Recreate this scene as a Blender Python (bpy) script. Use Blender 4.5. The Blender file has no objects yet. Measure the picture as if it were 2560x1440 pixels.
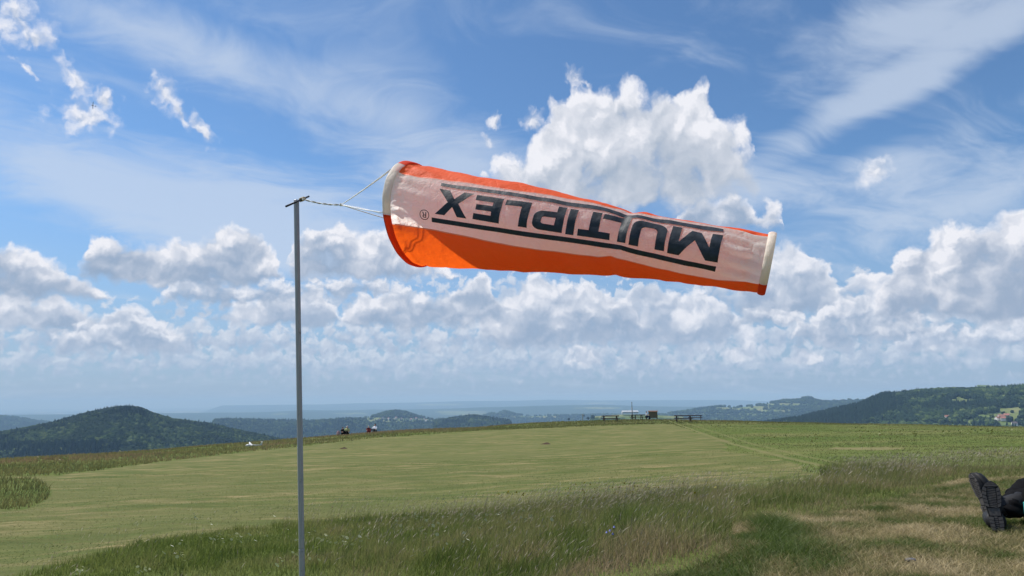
import bpy, math, random
import numpy as np
from mathutils import Vector, Matrix

R = math.radians
scene = bpy.context.scene

# ------------------------------------------------------------------ camera
CAM_H = 1.1
F_PX = 1730.0
cam_data = bpy.data.cameras.new("camera")
cam_data.sensor_width = 36.0
cam_data.lens = F_PX / 2560.0 * 36.0
cam_data.clip_start = 0.05
cam_data.clip_end = 200000.0
cam = bpy.data.objects.new("camera", cam_data)
scene.collection.objects.link(cam)
scene.camera = cam
PITCH, ROLL = 9.13, -0.45
CAM_M = Matrix.Rotation(R(90 + PITCH), 3, 'X') @ Matrix.Rotation(R(ROLL), 3, 'Z')
cam.location = (0, 0, CAM_H)
cam.rotation_euler = CAM_M.to_euler()
CM = np.array(CAM_M)


def ray(px, py):
    """world direction of a direction measured on the site photo (2560 x 1440)"""
    v = CM @ np.array([px - 1280.0, 720.0 - py, -F_PX])
    return v / np.linalg.norm(v)


def azel(px, py):
    d = ray(px, py)
    return math.degrees(math.atan2(d[0], d[1])), math.degrees(math.asin(d[2]))


# ------------------------------------------------------------------ sky, sun
SUN_AZ, SUN_EL = -62.0, 57.0          # azimuth from +Y towards +X, elevation
world = bpy.data.worlds.new("World")
scene.world = world
world.use_nodes = True
NT = world.node_tree
NT.nodes.clear()


class E:
    """tiny expression builder over shader math nodes"""
    def __init__(s, k, nt=None): s.k = k; s._nt = nt
    @property
    def nt(s): return NT
    def _b(s, o, op, rev=False):
        nt = s.nt
        n = nt.nodes.new('ShaderNodeMath'); n.operation = op
        a, b = (o, s) if rev else (s, o)
        for i, x in enumerate((a, b)):
            if isinstance(x, E): nt.links.new(x.k, n.inputs[i])
            elif x is not None: n.inputs[i].default_value = x
        return E(n.outputs[0])
    def __add__(s, o): return s._b(o, 'ADD')
    __radd__ = __add__
    def __sub__(s, o): return s._b(o, 'SUBTRACT')
    def __rsub__(s, o): return s._b(o, 'SUBTRACT', True)
    def __mul__(s, o): return s._b(o, 'MULTIPLY')
    __rmul__ = __mul__
    def __truediv__(s, o): return s._b(o, 'DIVIDE')
    def __rtruediv__(s, o): return s._b(o, 'DIVIDE', True)
    def min(s, o): return s._b(o, 'MINIMUM')
    def max(s, o): return s._b(o, 'MAXIMUM')
    def pow(s, o): return s._b(o, 'POWER')
    def ss(s, a, b):
        n = s.nt.nodes.new('ShaderNodeMapRange'); n.interpolation_type = 'SMOOTHSTEP'
        s.nt.links.new(s.k, n.inputs[0]); n.inputs[1].default_value = a; n.inputs[2].default_value = b
        return E(n.outputs[0])
    def lin(s, a, b, c=0.0, d=1.0):
        n = s.nt.nodes.new('ShaderNodeMapRange')
        s.nt.links.new(s.k, n.inputs[0])
        for i, x in enumerate((a, b, c, d)): n.inputs[i + 1].default_value = x
        return E(n.outputs[0])


def comb(x, y, z=0.0):
    nt = NT
    n = nt.nodes.new('ShaderNodeCombineXYZ')
    for i, v in enumerate((x, y, z)):
        if isinstance(v, E): nt.links.new(v.k, n.inputs[i])
        else: n.inputs[i].default_value = v
    return n.outputs[0]


def noise(vec, scale, detail=4, rough=0.55, lac=2.0):
    n = NT.nodes.new('ShaderNodeTexNoise'); n.noise_dimensions = '3D'
    NT.links.new(vec, n.inputs['Vector'])
    if isinstance(scale, E): NT.links.new(scale.k, n.inputs['Scale'])
    else: n.inputs['Scale'].default_value = scale
    n.inputs['Detail'].default_value = detail
    n.inputs['Roughness'].default_value = rough; n.inputs['Lacunarity'].default_value = lac
    return n


def noise2(x, y, z, scale, detail=4, rough=0.55):
    return E(noise(comb(x, y, z), scale, detail, rough).outputs['Fac'])


def curve(x, pts, lo, hi, vlo, vhi):
    """profile through pts over x in lo..hi, values in vlo..vhi"""
    xi = x.lin(lo, hi)
    n = NT.nodes.new('ShaderNodeFloatCurve')
    c = n.mapping.curves[0]
    P = [((a - lo) / (hi - lo), (b - vlo) / (vhi - vlo)) for a, b in pts]
    c.points[0].location = P[0]; c.points[1].location = P[-1]
    for p in P[1:-1]: c.points.new(*p)
    n.mapping.use_clip = False
    n.mapping.update()
    NT.links.new(xi.k, n.inputs['Value'])
    return E(n.outputs[0]) * (vhi - vlo) + vlo


def mixc(f, a, b):
    n = NT.nodes.new('ShaderNodeMix'); n.data_type = 'RGBA'
    NT.links.new(f.k, n.inputs['Factor']) if isinstance(f, E) else setattr(n.inputs['Factor'], 'default_value', f)
    for x, i in ((a, 6), (b, 7)):
        if isinstance(x, tuple): n.inputs[i].default_value = (*x, 1)
        else: NT.links.new(x, n.inputs[i])
    return n.outputs[2]


def group(name, ins, body, outs):
    """node group from a python body(inputs) -> list of sockets"""
    global NT
    g = bpy.data.node_groups.new(name, 'ShaderNodeTree')
    for nm, ty in ins: g.interface.new_socket(nm, in_out='INPUT', socket_type=ty)
    for nm, ty in outs: g.interface.new_socket(nm, in_out='OUTPUT', socket_type=ty)
    gi = g.nodes.new('NodeGroupInput')
    old, NT = NT, g
    res = body([E(gi.outputs[i], g) for i in range(len(ins))])
    NT = old
    go = g.nodes.new('NodeGroupOutput')
    for i, r in enumerate(res): g.links.new(r.k if isinstance(r, E) else r, go.inputs[i])
    return g


def use(g, *vals):
    n = NT.nodes.new('ShaderNodeGroup'); n.node_tree = g
    for i, v in enumerate(vals):
        if isinstance(v, E): NT.links.new(v.k, n.inputs[i])
        elif isinstance(v, (int, float)): n.inputs[i].default_value = v
        elif isinstance(v, tuple): n.inputs[i].default_value = (*v, 1.0)
        else: NT.links.new(v, n.inputs[i])
    return [E(o) for o in n.outputs]


F_, C_ = 'NodeSocketFloat', 'NodeSocketColor'
tc = NT.nodes.new('ShaderNodeTexCoord')
sep = NT.nodes.new('ShaderNodeSeparateXYZ'); NT.links.new(tc.outputs['Generated'], sep.inputs[0])
dx, dy, dz = (E(sep.outputs[i]) for i in range(3))
AZ = dx._b(dy, 'ARCTAN2') * (180 / math.pi)
EL = E(dz._b(None, 'ARCSINE').k) * (180 / math.pi)

sky = NT.nodes.new('ShaderNodeTexSky'); sky.sky_type = 'NISHITA'
sky.sun_disc = False
sky.sun_elevation = R(SUN_EL); sky.sun_rotation = R(SUN_AZ)
sky.altitude = 900; sky.air_density = 1.0; sky.dust_density = 0.3; sky.ozone_density = 4.0
SKY_STRENGTH = 0.122
scl = NT.nodes.new('ShaderNodeVectorMath'); scl.operation = 'MULTIPLY'
NT.links.new(sky.outputs[0], scl.inputs[0]); scl.inputs[1].default_value = (SKY_STRENGTH * 0.84, SKY_STRENGTH * 1.02, SKY_STRENGTH * 1.10)   # cool white balance
col = scl.outputs[0]

# thin high veil (cirrus), streaked, laid out on a flat layer overhead
k = 1.0 / (dz.max(0.0) + 0.16)
cx, cy = dx * k, dy * k
w1 = noise(comb(cx, cy, 3.1), 0.9, 3, 0.55)
ws = NT.nodes.new('ShaderNodeSeparateXYZ'); NT.links.new(w1.outputs['Color'], ws.inputs[0])
cxw = cx + (E(ws.outputs[0]) - 0.5) * 1.3
cyw = cy + (E(ws.outputs[1]) - 0.5) * 1.3
vb = noise2(cxw * 0.55, cyw * 1.0, 1.7, 1.5, 3, 0.5)
vf = noise2(cxw * 0.8 + cyw * 0.3, cyw * 1.6 - cxw * 0.5, 9.2, 3.4, 7, 0.62)


def _blob(i):
    x, y, a, e, c, s, ia, ie = i
    X, Y = x - a, y - e
    U = (X * c + Y * s) * ia; V = (Y * c - X * s) * ie
    return [1.0 - (U * U + V * V).pow(0.5)]


G_BLOB = group('soft_blob', [(n, F_) for n in ('x', 'y', 'a', 'e', 'c', 's', 'ia', 'ie')], _blob, [('v', F_)])


def blob(px, py, rx, ry, rot=0.0, x=None, y=None):
    """soft elliptical presence around a direction, 1 at centre 0 at rim (radii in photo pixels)"""
    a, e = azel(px, py)
    k = 1730 * math.pi / 180 * (1 / math.cos(R(a * 0.8)))
    ra, re = rx / k, ry / (1730 * math.pi / 180)
    return use(G_BLOB, x or AZ, y or EL, a, e, math.cos(R(rot)), math.sin(R(rot)), 1 / ra, 1 / re)[0]


veil_m = None
for b in [(150, 440, 560, 120, -14), (640, 520, 520, 150, -8), (800, 640, 500, 90, 0), (1000, 300, 300, 200, 0), (480, 130, 520, 90, -8),
          (2300, 60, 420, 150, 12), (2330, 520, 450, 110, 6), (1200, 420, 340, 110, 0), (1900, 470, 380, 100, 0),
          (2200, 240, 500, 60, 18), (2260, 400, 190, 70, 8)]:
    m = blob(*b).max(0.0)
    veil_m = m if veil_m is None else veil_m + m
veil = ((vb - 0.5) * 1.0 + (vf - 0.5) * 1.7 + veil_m * 0.95 - 0.02).ss(-0.05, 0.95)
lowveil = EL.ss(22.0, 2.0) * 0.42
col = mixc(EL.ss(19.0, -2.0) * 0.92, col, (0.31, 0.42, 0.60))
col = mixc(veil * 0.68, col, (0.61, 0.70, 0.84))


def tex2(kind, vec, scale, detail, rough, **kw):
    n = NT.nodes.new(kind)
    if kind == 'ShaderNodeTexNoise': n.noise_dimensions = '2D'
    else: n.voronoi_dimensions = '2D'; n.feature = 'SMOOTH_F1'; n.inputs['Smoothness'].default_value = 0.3
    NT.links.new(vec, n.inputs['Vector'])
    n.inputs['Scale'].default_value = scale; n.inputs['Detail'].default_value = detail
    n.inputs['Roughness'].default_value = rough
    return n


def field(sc, seed, ldir, warp=1.0):
    """one shared cloud relief: warped coordinates, height and height a step towards the sun"""
    v0 = comb(AZ + seed * 17.0, EL + seed * 5.0)
    wn = tex2('ShaderNodeTexNoise', v0, sc * 0.6, 4, 0.6)
    s = NT.nodes.new('ShaderNodeSeparateXYZ'); NT.links.new(wn.outputs['Color'], s.inputs[0])
    A = warp * 1.3 / sc
    x = AZ + (E(s.outputs[0]) - 0.5) * A
    y = EL + (E(s.outputs[1]) - 0.5) * A

    def H(ox, oy):
        cv = comb(x + (seed * 31.0 + ox), y + (seed * 13.0 + oy))
        v = tex2('ShaderNodeTexVoronoi', cv, sc * 0.62, 1.0, 0.5)
        vv = (1.0 - E(v.outputs['Distance'])) * 0.75
        return vv + E(tex2('ShaderNodeTexNoise', cv, sc * 1.1, 7, 0.54).outputs['Fac']) * 0.9
    h0 = H(0, 0)
    d = 0.34 / sc
    h1 = H(ldir[0] * d, ldir[1] * d)
    nl = E(tex2('ShaderNodeTexNoise', comb(x + seed * 7.0, y * 1.3 - seed * 3.0), sc * 0.42, 2, 0.5).outputs['Fac'])
    return x, y, h0 - 0.88, (h0 - h1), (nl - 0.5) * 1.25


def _shade(i):
    (hm, rel, inner, depth, k_n, iedge, amt, relief, basek, base0, haze, dark, bright, hz, col) = i
    Fd = inner.min(1.6) + hm * k_n
    dd = depth.ss(0.1, 0.8)
    a = (Fd * iedge * (1.0 - dd * 0.45)).ss(0.0, 1.0) * amt
    lit = rel * relief * (1.0 - dd * 0.6) + base0 - depth.ss(0.05, 0.95) * basek + hm * 0.55 + (1.0 - Fd.ss(0.0, 1.3)) * 0.30
    lit = lit.lin(-0.50, 1.02).pow(1.45)
    c = mixc(lit, dark.k, bright.k)
    c = mixc(haze, c, hz.k)
    return [mixc(a, col.k, c)]


G_S = group('cloud_shade', [(n, F_) for n in ('hm', 'rel', 'inner', 'depth', 'k_n', 'iedge', 'amt', 'relief', 'basek', 'base0', 'haze')]
            + [(n, C_) for n in ('dark', 'bright', 'hz', 'col')], _shade, [('col', C_)])


def cloud_core(col, region, fld, k_n=1.0, edge=0.75, dark=(0.31, 0.41, 0.57), bright=(0.88, 0.89, 0.95),
               amt=1.0, relief=1.15, basek=1.15, haze=0.0, base0=0.86, hz=(0.50, 0.63, 0.82), off=0.36):
    """cumulus look: region(x, y) gives (inside-ness, depth below the crest 0..1)"""
    x, y, hm, rel, nl = fld
    inner, depth = region(x, y)
    depth = nl + depth * 0.9 + 0.06
    inner = inner + off
    return use(G_S, hm, rel, inner, depth, k_n, 1.0 / edge, amt, relief, basek, base0, haze, dark, bright, hz, col)[0].k


def bank(col, prof, fld, soft=(1.2, 1.0), **kw):
    """cumulus bank along a traced profile [(px, top, base)...]"""
    T, B = [], []
    for px, ty, by in prof:
        a, e = azel(px, ty); T.append((a, e)); _, e2 = azel(px, by); B.append((a, e2))
    lo, hi = T[0][0], T[-1][0]

    def region(x, y):
        t = curve(x, T, lo, hi, 0, 45); b = curve(x, B, lo, hi, 0, 45)
        up = (t - y); dn = (y - b)
        side = (x - lo).min(hi - x)
        return (up * (1 / soft[0])).min(dn * (1 / soft[1])).min(side * (1 / soft[0])), (up / ((t - b).max(0.5))).lin(0.0, 1.0)
    return cloud_core(col, region, fld, **kw)


def puffs(col, blobs, fld, gain=1.4, depth=0.3, **kw):
    def region(x, y):
        m = None
        for b in blobs:
            v = blob(*b, x=x, y=y); m = v if m is None else m.max(v)
        return m * gain, depth
    return cloud_core(col, region, fld, **kw)


# the rest of the sky (overhead, beside and behind the viewer): a simpler cumulus field
gf = E(tex2('ShaderNodeTexNoise', comb(cx * 1.0 + 4.0, cy), 1.6, 3, 0.55).outputs['Fac'])
col_far = mixc(gf.ss(0.52, 0.66) * EL.ss(2.0, 9.0) * (AZ * AZ).ss(2500.0, 4200.0).max(EL.ss(40.0, 52.0)) * 0.9, col, (0.70, 0.74, 0.82))

# horizon rows, far to near
FM = field(0.78, 2.0, (-0.4, 0.9))
FL = field(1.25, 1.0, (-0.35, 0.9))
FK = field(1.7, 4.0, (-0.35, 0.9))
HZ = (0.50, 0.62, 0.80)
LOW = dict(dark=(0.27, 0.38, 0.56), bright=(0.76, 0.79, 0.86), basek=0.95)
col = bank(col, [(-300, 870, 955), (0, 862, 945), (500, 852, 950), (900, 855, 962), (1280, 846, 955), (1700, 860, 958), (2100, 850, 945), (2560, 840, 935), (2860, 840, 930)],
           FK, k_n=2.2, soft=(1.5, 1.2), haze=0.35, amt=0.75, base0=0.95, off=0.45, **LOW)
col = bank(col, [(-300, 790, 890), (0, 795, 885), (300, 800, 895), (480, 800, 900), (700, 805, 895), (1000, 800, 890), (1280, 800, 895), (1700, 800, 895), (1960, 790, 895), (2200, 770, 895), (2560, 770, 890), (2860, 760, 890)],
           FL, k_n=2.4, soft=(1.6, 1.2), haze=0.28, amt=0.9, base0=0.9, off=0.45, **LOW)
col = bank(col, [(-300, 700, 820), (0, 730, 810), (300, 760, 800), (700, 690, 800), (1000, 690, 800), (1280, 690, 815), (1700, 690, 810), (1960, 670, 820), (2200, 670, 815), (2560, 670, 815), (2860, 660, 820)],
           FL, k_n=2.8, soft=(1.6, 1.4), haze=0.22, amt=0.8, base0=0.9, off=0.25, **LOW)
col = bank(col, [(-300, 730, 850), (0, 728, 835), (60, 735, 835), (140, 745, 840), (200, 760, 845), (260, 790, 850), (300, 768, 865), (340, 765, 880), (380, 790, 885), (430, 810, 885), (480, 850, 882)],
           FM, k_n=1.3, soft=(0.9, 0.8), haze=0.12)
col = bank(col, [(130, 850, 880), (170, 815, 885), (230, 800, 888), (290, 775, 888), (330, 762, 888), (370, 775, 888), (420, 820, 886), (470, 860, 882)],
           FL, k_n=1.3, soft=(0.9, 0.7), haze=0.18)
col = bank(col, [(505, 800, 815), (540, 785, 815), (600, 762, 815), (650, 760, 820), (700, 742, 820), (750, 722, 825), (800, 725, 825), (840, 770, 820), (865, 805, 815)],
           FM, k_n=1.2, soft=(0.8, 0.7), haze=0.15)
col = bank(col, [(1840, 700, 800), (1870, 640, 812), (1910, 622, 815), (1955, 608, 812), (2000, 618, 806), (2040, 645, 800), (2075, 680, 790), (2100, 740, 780)],
           FM, k_n=1.3, soft=(0.9, 0.9), haze=0.10)
col = bank(col, [(1530, 800, 850), (1560, 740, 868), (1610, 705, 872), (1660, 715, 874), (1710, 740, 874), (1760, 730, 872), (1810, 760, 866), (1850, 800, 850), (1880, 830, 840)],
           FM, k_n=1.4, soft=(0.9, 0.8), haze=0.15)
col = bank(col, [(1195, 820, 862), (1225, 790, 870), (1262, 745, 876), (1300, 705, 880), (1335, 684, 880), (1370, 690, 878), (1420, 715, 874), (1470, 705, 868), (1510, 712, 856), (1560, 740, 840), (1610, 790, 825)],
           FM, k_n=1.4, soft=(0.9, 0.8), haze=0.10)
col = bank(col, [(855, 800, 818), (880, 756, 822), (935, 732, 828), (1000, 722, 832), (1060, 738, 832), (1100, 745, 830), (1140, 715, 826), (1180, 700, 822), (1212, 692, 816), (1240, 730, 808), (1268, 785, 798)],
           FM, k_n=1.2, soft=(0.8, 0.8), haze=0.08)
col = bank(col, [(1975, 850, 882), (2000, 800, 882), (2040, 775, 880), (2090, 750, 876), (2140, 728, 868), (2210, 740, 862), (2290, 780, 866), (2350, 810, 870), (2400, 830, 868)],
           FL, k_n=1.4, soft=(0.9, 0.8), haze=0.12)
col = bank(col, [(2230, 860, 890), (2280, 830, 892), (2340, 815, 892), (2420, 822, 888), (2500, 800, 884), (2560, 795, 880), (2860, 780, 880)],
           FL, k_n=1.5, soft=(0.8, 0.8), haze=0.25)
col = bank(col, [(1820, 800, 818), (1860, 778, 820), (1910, 768, 820), (1960, 772, 818), (2010, 790, 812)], FL, k_n=1.1, soft=(0.6, 0.6), haze=0.1, amt=0.9)
col = puffs(col, [(1850, 880, 70, 22), (1868, 852, 22, 34), (1470, 890, 60, 30), (2010, 895, 50, 18)], FL, haze=0.25, k_n=1.2)
# middle row
col = bank(col, [(400, 730, 762), (440, 690, 768), (520, 680, 770), (600, 700, 770), (680, 690, 764), (760, 700, 750), (900, 690, 745), (1020, 715, 740), (1080, 730, 735)],
           FL, k_n=1.5, soft=(0.9, 0.6), haze=0.1, amt=0.9)
col = bank(col, [(-300, 620, 760), (0, 612, 755), (40, 614, 755), (80, 620, 760), (120, 642, 762), (170, 670, 760), (220, 700, 760), (270, 725, 760), (310, 748, 760)],
           FM, k_n=1.4, soft=(1.0, 0.8))
col = bank(col, [(712, 690, 705), (735, 600, 705), (790, 577, 700), (830, 560, 700), (875, 556, 702), (910, 575, 705), (960, 577, 705), (1010, 600, 703), (1050, 640, 700), (1120, 670, 697), (1160, 684, 690)],
           FM, k_n=1.3, soft=(1.0, 0.7))
col = bank(col, [(180, 690, 715), (200, 640, 715), (230, 598, 715), (280, 590, 715), (340, 598, 715), (400, 612, 725), (470, 608, 725), (525, 598, 728), (560, 566, 730), (600, 562, 728), (635, 575, 722), (670, 620, 718), (700, 665, 715), (725, 700, 712)],
           FM, k_n=1.3, soft=(1.0, 0.8))
# right-hand towers
FH = field(0.52, 3.0, (-0.6, 0.8))
col = bank(col, [(2085, 725, 745), (2120, 690, 748), (2160, 672, 745), (2210, 670, 742), (2255, 690, 735), (2285, 715, 730)],
           FM, k_n=1.2, soft=(0.8, 0.7), dark=(0.42, 0.52, 0.68))
col = bank(col, [(2185, 770, 812), (2215, 700, 812), (2245, 630, 812), (2290, 605, 812), (2330, 570, 812), (2370, 548, 812), (2430, 552, 812), (2480, 565, 812), (2530, 535, 812), (2600, 520, 812), (2860, 500, 812)],
           FH, k_n=1.3, soft=(1.1, 0.8), relief=1.9, dark=(0.34, 0.43, 0.58))
# low cloud beside the sock end and the big one above the sock
col = bank(col, [(1685, 560, 600), (1705, 515, 595), (1745, 495, 590), (1790, 495, 588), (1830, 484, 585), (1865, 500, 580), (1890, 528, 575), (1920, 505, 575), (1940, 520, 572), (1962, 560, 570)],
           FM, k_n=1.2, soft=(0.9, 0.8))
col = bank(col, [(1225, 430, 450), (1245, 385, 490), (1290, 385, 520), (1330, 350, 545), (1370, 290, 555), (1405, 240, 560), (1440, 225, 560), (1500, 210, 560), (1570, 205, 560), (1615, 225, 555), (1650, 200, 550), (1690, 235, 545), (1740, 205, 535), (1775, 225, 525), (1800, 285, 515), (1850, 295, 495), (1880, 330, 470), (1895, 400, 440)],
           FH, k_n=1.5, soft=(1.6, 1.8), relief=1.1, basek=0.95, base0=0.95, dark=(0.36, 0.44, 0.56), edge=0.8)
# ragged scraps of cloud
col = puffs(col, [(40, 50, 105, 70, -20), (95, 100, 55, 30, 0), (185, 195, 75, 24, -50), (215, 290, 100, 48, 12), (262, 250, 30, 45, 15), (415, 235, 62, 34, -50), (455, 285, 55, 18, -50), (505, 325, 62, 26, -42),
                  (1436, 190, 38, 26, -25), (1465, 215, 32, 14, -60), (1335, 305, 36, 40, 30), (1233, 310, 26, 26, 0), (1215, 350, 16, 34, 25), (1212, 437, 16, 10), (2180, 430, 60, 40, 20), (60, 165, 40, 8, -30)],
            FL, gain=1.25, k_n=1.25, depth=0.12, edge=1.3, amt=0.92, off=0.12)

bg = NT.nodes.new('ShaderNodeBackground'); NT.links.new(col, bg.inputs[0])
bg.inputs[1].default_value = 0.84
bg2 = NT.nodes.new('ShaderNodeBackground'); NT.links.new(col_far, bg2.inputs[0])
bg2.inputs[1].default_value = 0.84
inside = (AZ * AZ)._b(50.0 * 50.0, 'LESS_THAN') * EL._b(-1.0, 'GREATER_THAN') * EL._b(40.0, 'LESS_THAN')
mx = NT.nodes.new('ShaderNodeMixShader')
NT.links.new(inside.k, mx.inputs[0]); NT.links.new(bg2.outputs[0], mx.inputs[1]); NT.links.new(bg.outputs[0], mx.inputs[2])
out = NT.nodes.new('ShaderNodeOutputWorld'); NT.links.new(mx.outputs[0], out.inputs[0])

sd = bpy.data.lights.new("sun", 'SUN'); sd.energy = 4.7; sd.angle = R(0.53); sd.color = (1.0, 0.95, 0.88)
sun = bpy.data.objects.new("sun", sd); scene.collection.objects.link(sun)
sv = Vector((math.sin(R(SUN_AZ)) * math.cos(R(SUN_EL)), math.cos(R(SUN_AZ)) * math.cos(R(SUN_EL)), math.sin(R(SUN_EL))))
sun.rotation_euler = sv.to_track_quat('Z', 'Y').to_euler()
sun.location = (-3, 2, 6)

scene.view_settings.view_transform = 'Standard'
scene.view_settings.look = 'None'
scene.view_settings.gamma = 1.0
scene.view_settings.use_curve_mapping = False
scene.view_settings.exposure = 0.25


# ================================================================== helpers
rng = np.random.default_rng(7)


def link(o): scene.collection.objects.link(o); return o


def tag(o, label=None, cat=None, group=None, kind=None):
    if label: o['label'] = label
    if cat: o['category'] = cat
    if group: o['group'] = group
    if kind: o['kind'] = kind
    return o


def empty(name, loc, rz=0.0):
    o = link(bpy.data.objects.new(name, None)); o.location = loc; o.rotation_euler = (0, 0, rz)
    o.empty_display_size = 0.1
    return o


def mesh_np(name, V, faces, mat=None, parent=None, smooth=False, attrs=None, nper=None):
    """mesh from numpy vertices and either a list of faces or a flat index array with nper corners each"""
    me = bpy.data.meshes.new(name)
    V = np.asarray(V, dtype=np.float32)
    if nper is None:
        me.from_pydata(V.tolist(), [], faces)
    else:
        idx = np.asarray(faces, dtype=np.int32).ravel()
        nper = np.asarray(nper, dtype=np.int32)
        me.vertices.add(len(V)); me.vertices.foreach_set('co', V.ravel())
        me.loops.add(len(idx)); me.loops.foreach_set('vertex_index', idx)
        me.polygons.add(len(nper))
        st = np.zeros(len(nper), dtype=np.int32); st[1:] = np.cumsum(nper)[:-1]
        me.polygons.foreach_set('loop_start', st)
        me.update(calc_edges=True)
    if attrs:
        for k, a in attrs.items():
            a = np.asarray(a, dtype=np.float32)
            if a.ndim == 1:
                at = me.attributes.new(k, 'FLOAT', 'POINT'); at.data.foreach_set('value', a)
            else:
                if a.shape[1] == 3: a = np.concatenate([a, np.ones((len(a), 1), np.float32)], 1)
                at = me.attributes.new(k, 'FLOAT_COLOR', 'POINT'); at.data.foreach_set('color', a.ravel())
    if smooth: me.polygons.foreach_set('use_smooth', np.ones(len(me.polygons), dtype=bool))
    if mat: me.materials.append(mat)
    o = link(bpy.data.objects.new(name, me))
    if parent: o.parent = parent
    return o


def grid_faces(n, m, wrap=False):
    """quads of an n x m vertex grid"""
    i = np.arange(n - 1)[:, None]; j = np.arange(m if wrap else m - 1)[None, :]
    a = i * m + j; b = i * m + (j + 1) % m; c = (i + 1) * m + (j + 1) % m; d = (i + 1) * m + j
    return np.stack([a, b, c, d], -1).reshape(-1, 4)


class MB:
    """collects simple solids into one mesh"""
    def __init__(s): s.V = []; s.F = []
    def add(s, V, F):
        n = len(s.V); s.V += [tuple(v) for v in V]; s.F += [tuple(i + n for i in f) for f in F]; return s
    def box(s, c, d, rot=None, bev=0.0):
        x, y, z = d[0] / 2, d[1] / 2, d[2] / 2
        P = [Vector((a * x, b * y, e * z)) for a in (-1, 1) for b in (-1, 1) for e in (-1, 1)]
        if rot is not None: P = [rot @ p for p in P]
        c = Vector(c)
        return s.add([p + c for p in P], [(0, 1, 3, 2), (4, 6, 7, 5), (0, 4, 5, 1), (2, 3, 7, 6), (0, 2, 6, 4), (1, 5, 7, 3)])
    def tube(s, pts, rad, n=10, cap=True):
        pts = [Vector(p) for p in pts]
        if isinstance(rad, (int, float)): rad = [rad] * len(pts)
        rings = []; prev = None
        for i, p in enumerate(pts):
            t = (pts[min(i + 1, len(pts) - 1)] - pts[max(i - 1, 0)]).normalized()
            if prev is None: u = t.orthogonal().normalized()
            else: u = (prev - t * prev.dot(t)).normalized()
            prev = u; w = t.cross(u)
            rings.append([p + (u * math.cos(k * 2 * math.pi / n) + w * math.sin(k * 2 * math.pi / n)) * rad[i] for k in range(n)])
        V = [v for r_ in rings for v in r_]
        F = [(i * n + k, i * n + (k + 1) % n, (i + 1) * n + (k + 1) % n, (i + 1) * n + k) for i in range(len(pts) - 1) for k in range(n)]
        if cap: F += [tuple(reversed(range(n))), tuple(range((len(pts) - 1) * n, len(pts) * n))]
        return s.add(V, F)
    def build(s, name, mat, parent=None, smooth=False, bevel=0.0):
        o = mesh_np(name, s.V, s.F, mat, parent, smooth)
        if bevel:
            m = o.modifiers.new('bevel', 'BEVEL'); m.width = bevel; m.segments = 2; m.limit_method = 'ANGLE'
        return o


def hash2(ix, iy, seed):
    h = (ix.astype(np.int64) * 374761393 + iy.astype(np.int64) * 668265263 + seed * 1442695041) & 0xffffffff
    h = ((h ^ (h >> 13)) * 1274126177) & 0xffffffff
    return ((h ^ (h >> 16)) & 0xffff) / 65535.0


def vnoise(x, y, seed=0):
    x = np.asarray(x, float); y = np.asarray(y, float)
    ix, iy = np.floor(x), np.floor(y); fx, fy = x - ix, y - iy
    fx = fx * fx * (3 - 2 * fx); fy = fy * fy * (3 - 2 * fy)
    a, b = hash2(ix, iy, seed), hash2(ix + 1, iy, seed)
    c, d = hash2(ix, iy + 1, seed), hash2(ix + 1, iy + 1, seed)
    return (a * (1 - fx) + b * fx) * (1 - fy) + (c * (1 - fx) + d * fx) * fy


def fbm(x, y, oct=4, seed=0, gain=0.5):
    s = 0; a = 1.0; t = 0
    for i in range(oct):
        s = s + a * vnoise(x * 2 ** i + i * 7.3, y * 2 ** i - i * 3.1, seed + i); t += a; a *= gain
    return s / t


# ------------------------------------------------------------------ materials
def new_mat(name):
    m = bpy.data.materials.new(name); m.use_nodes = True
    m.node_tree.nodes.clear()
    return m, m.node_tree


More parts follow.
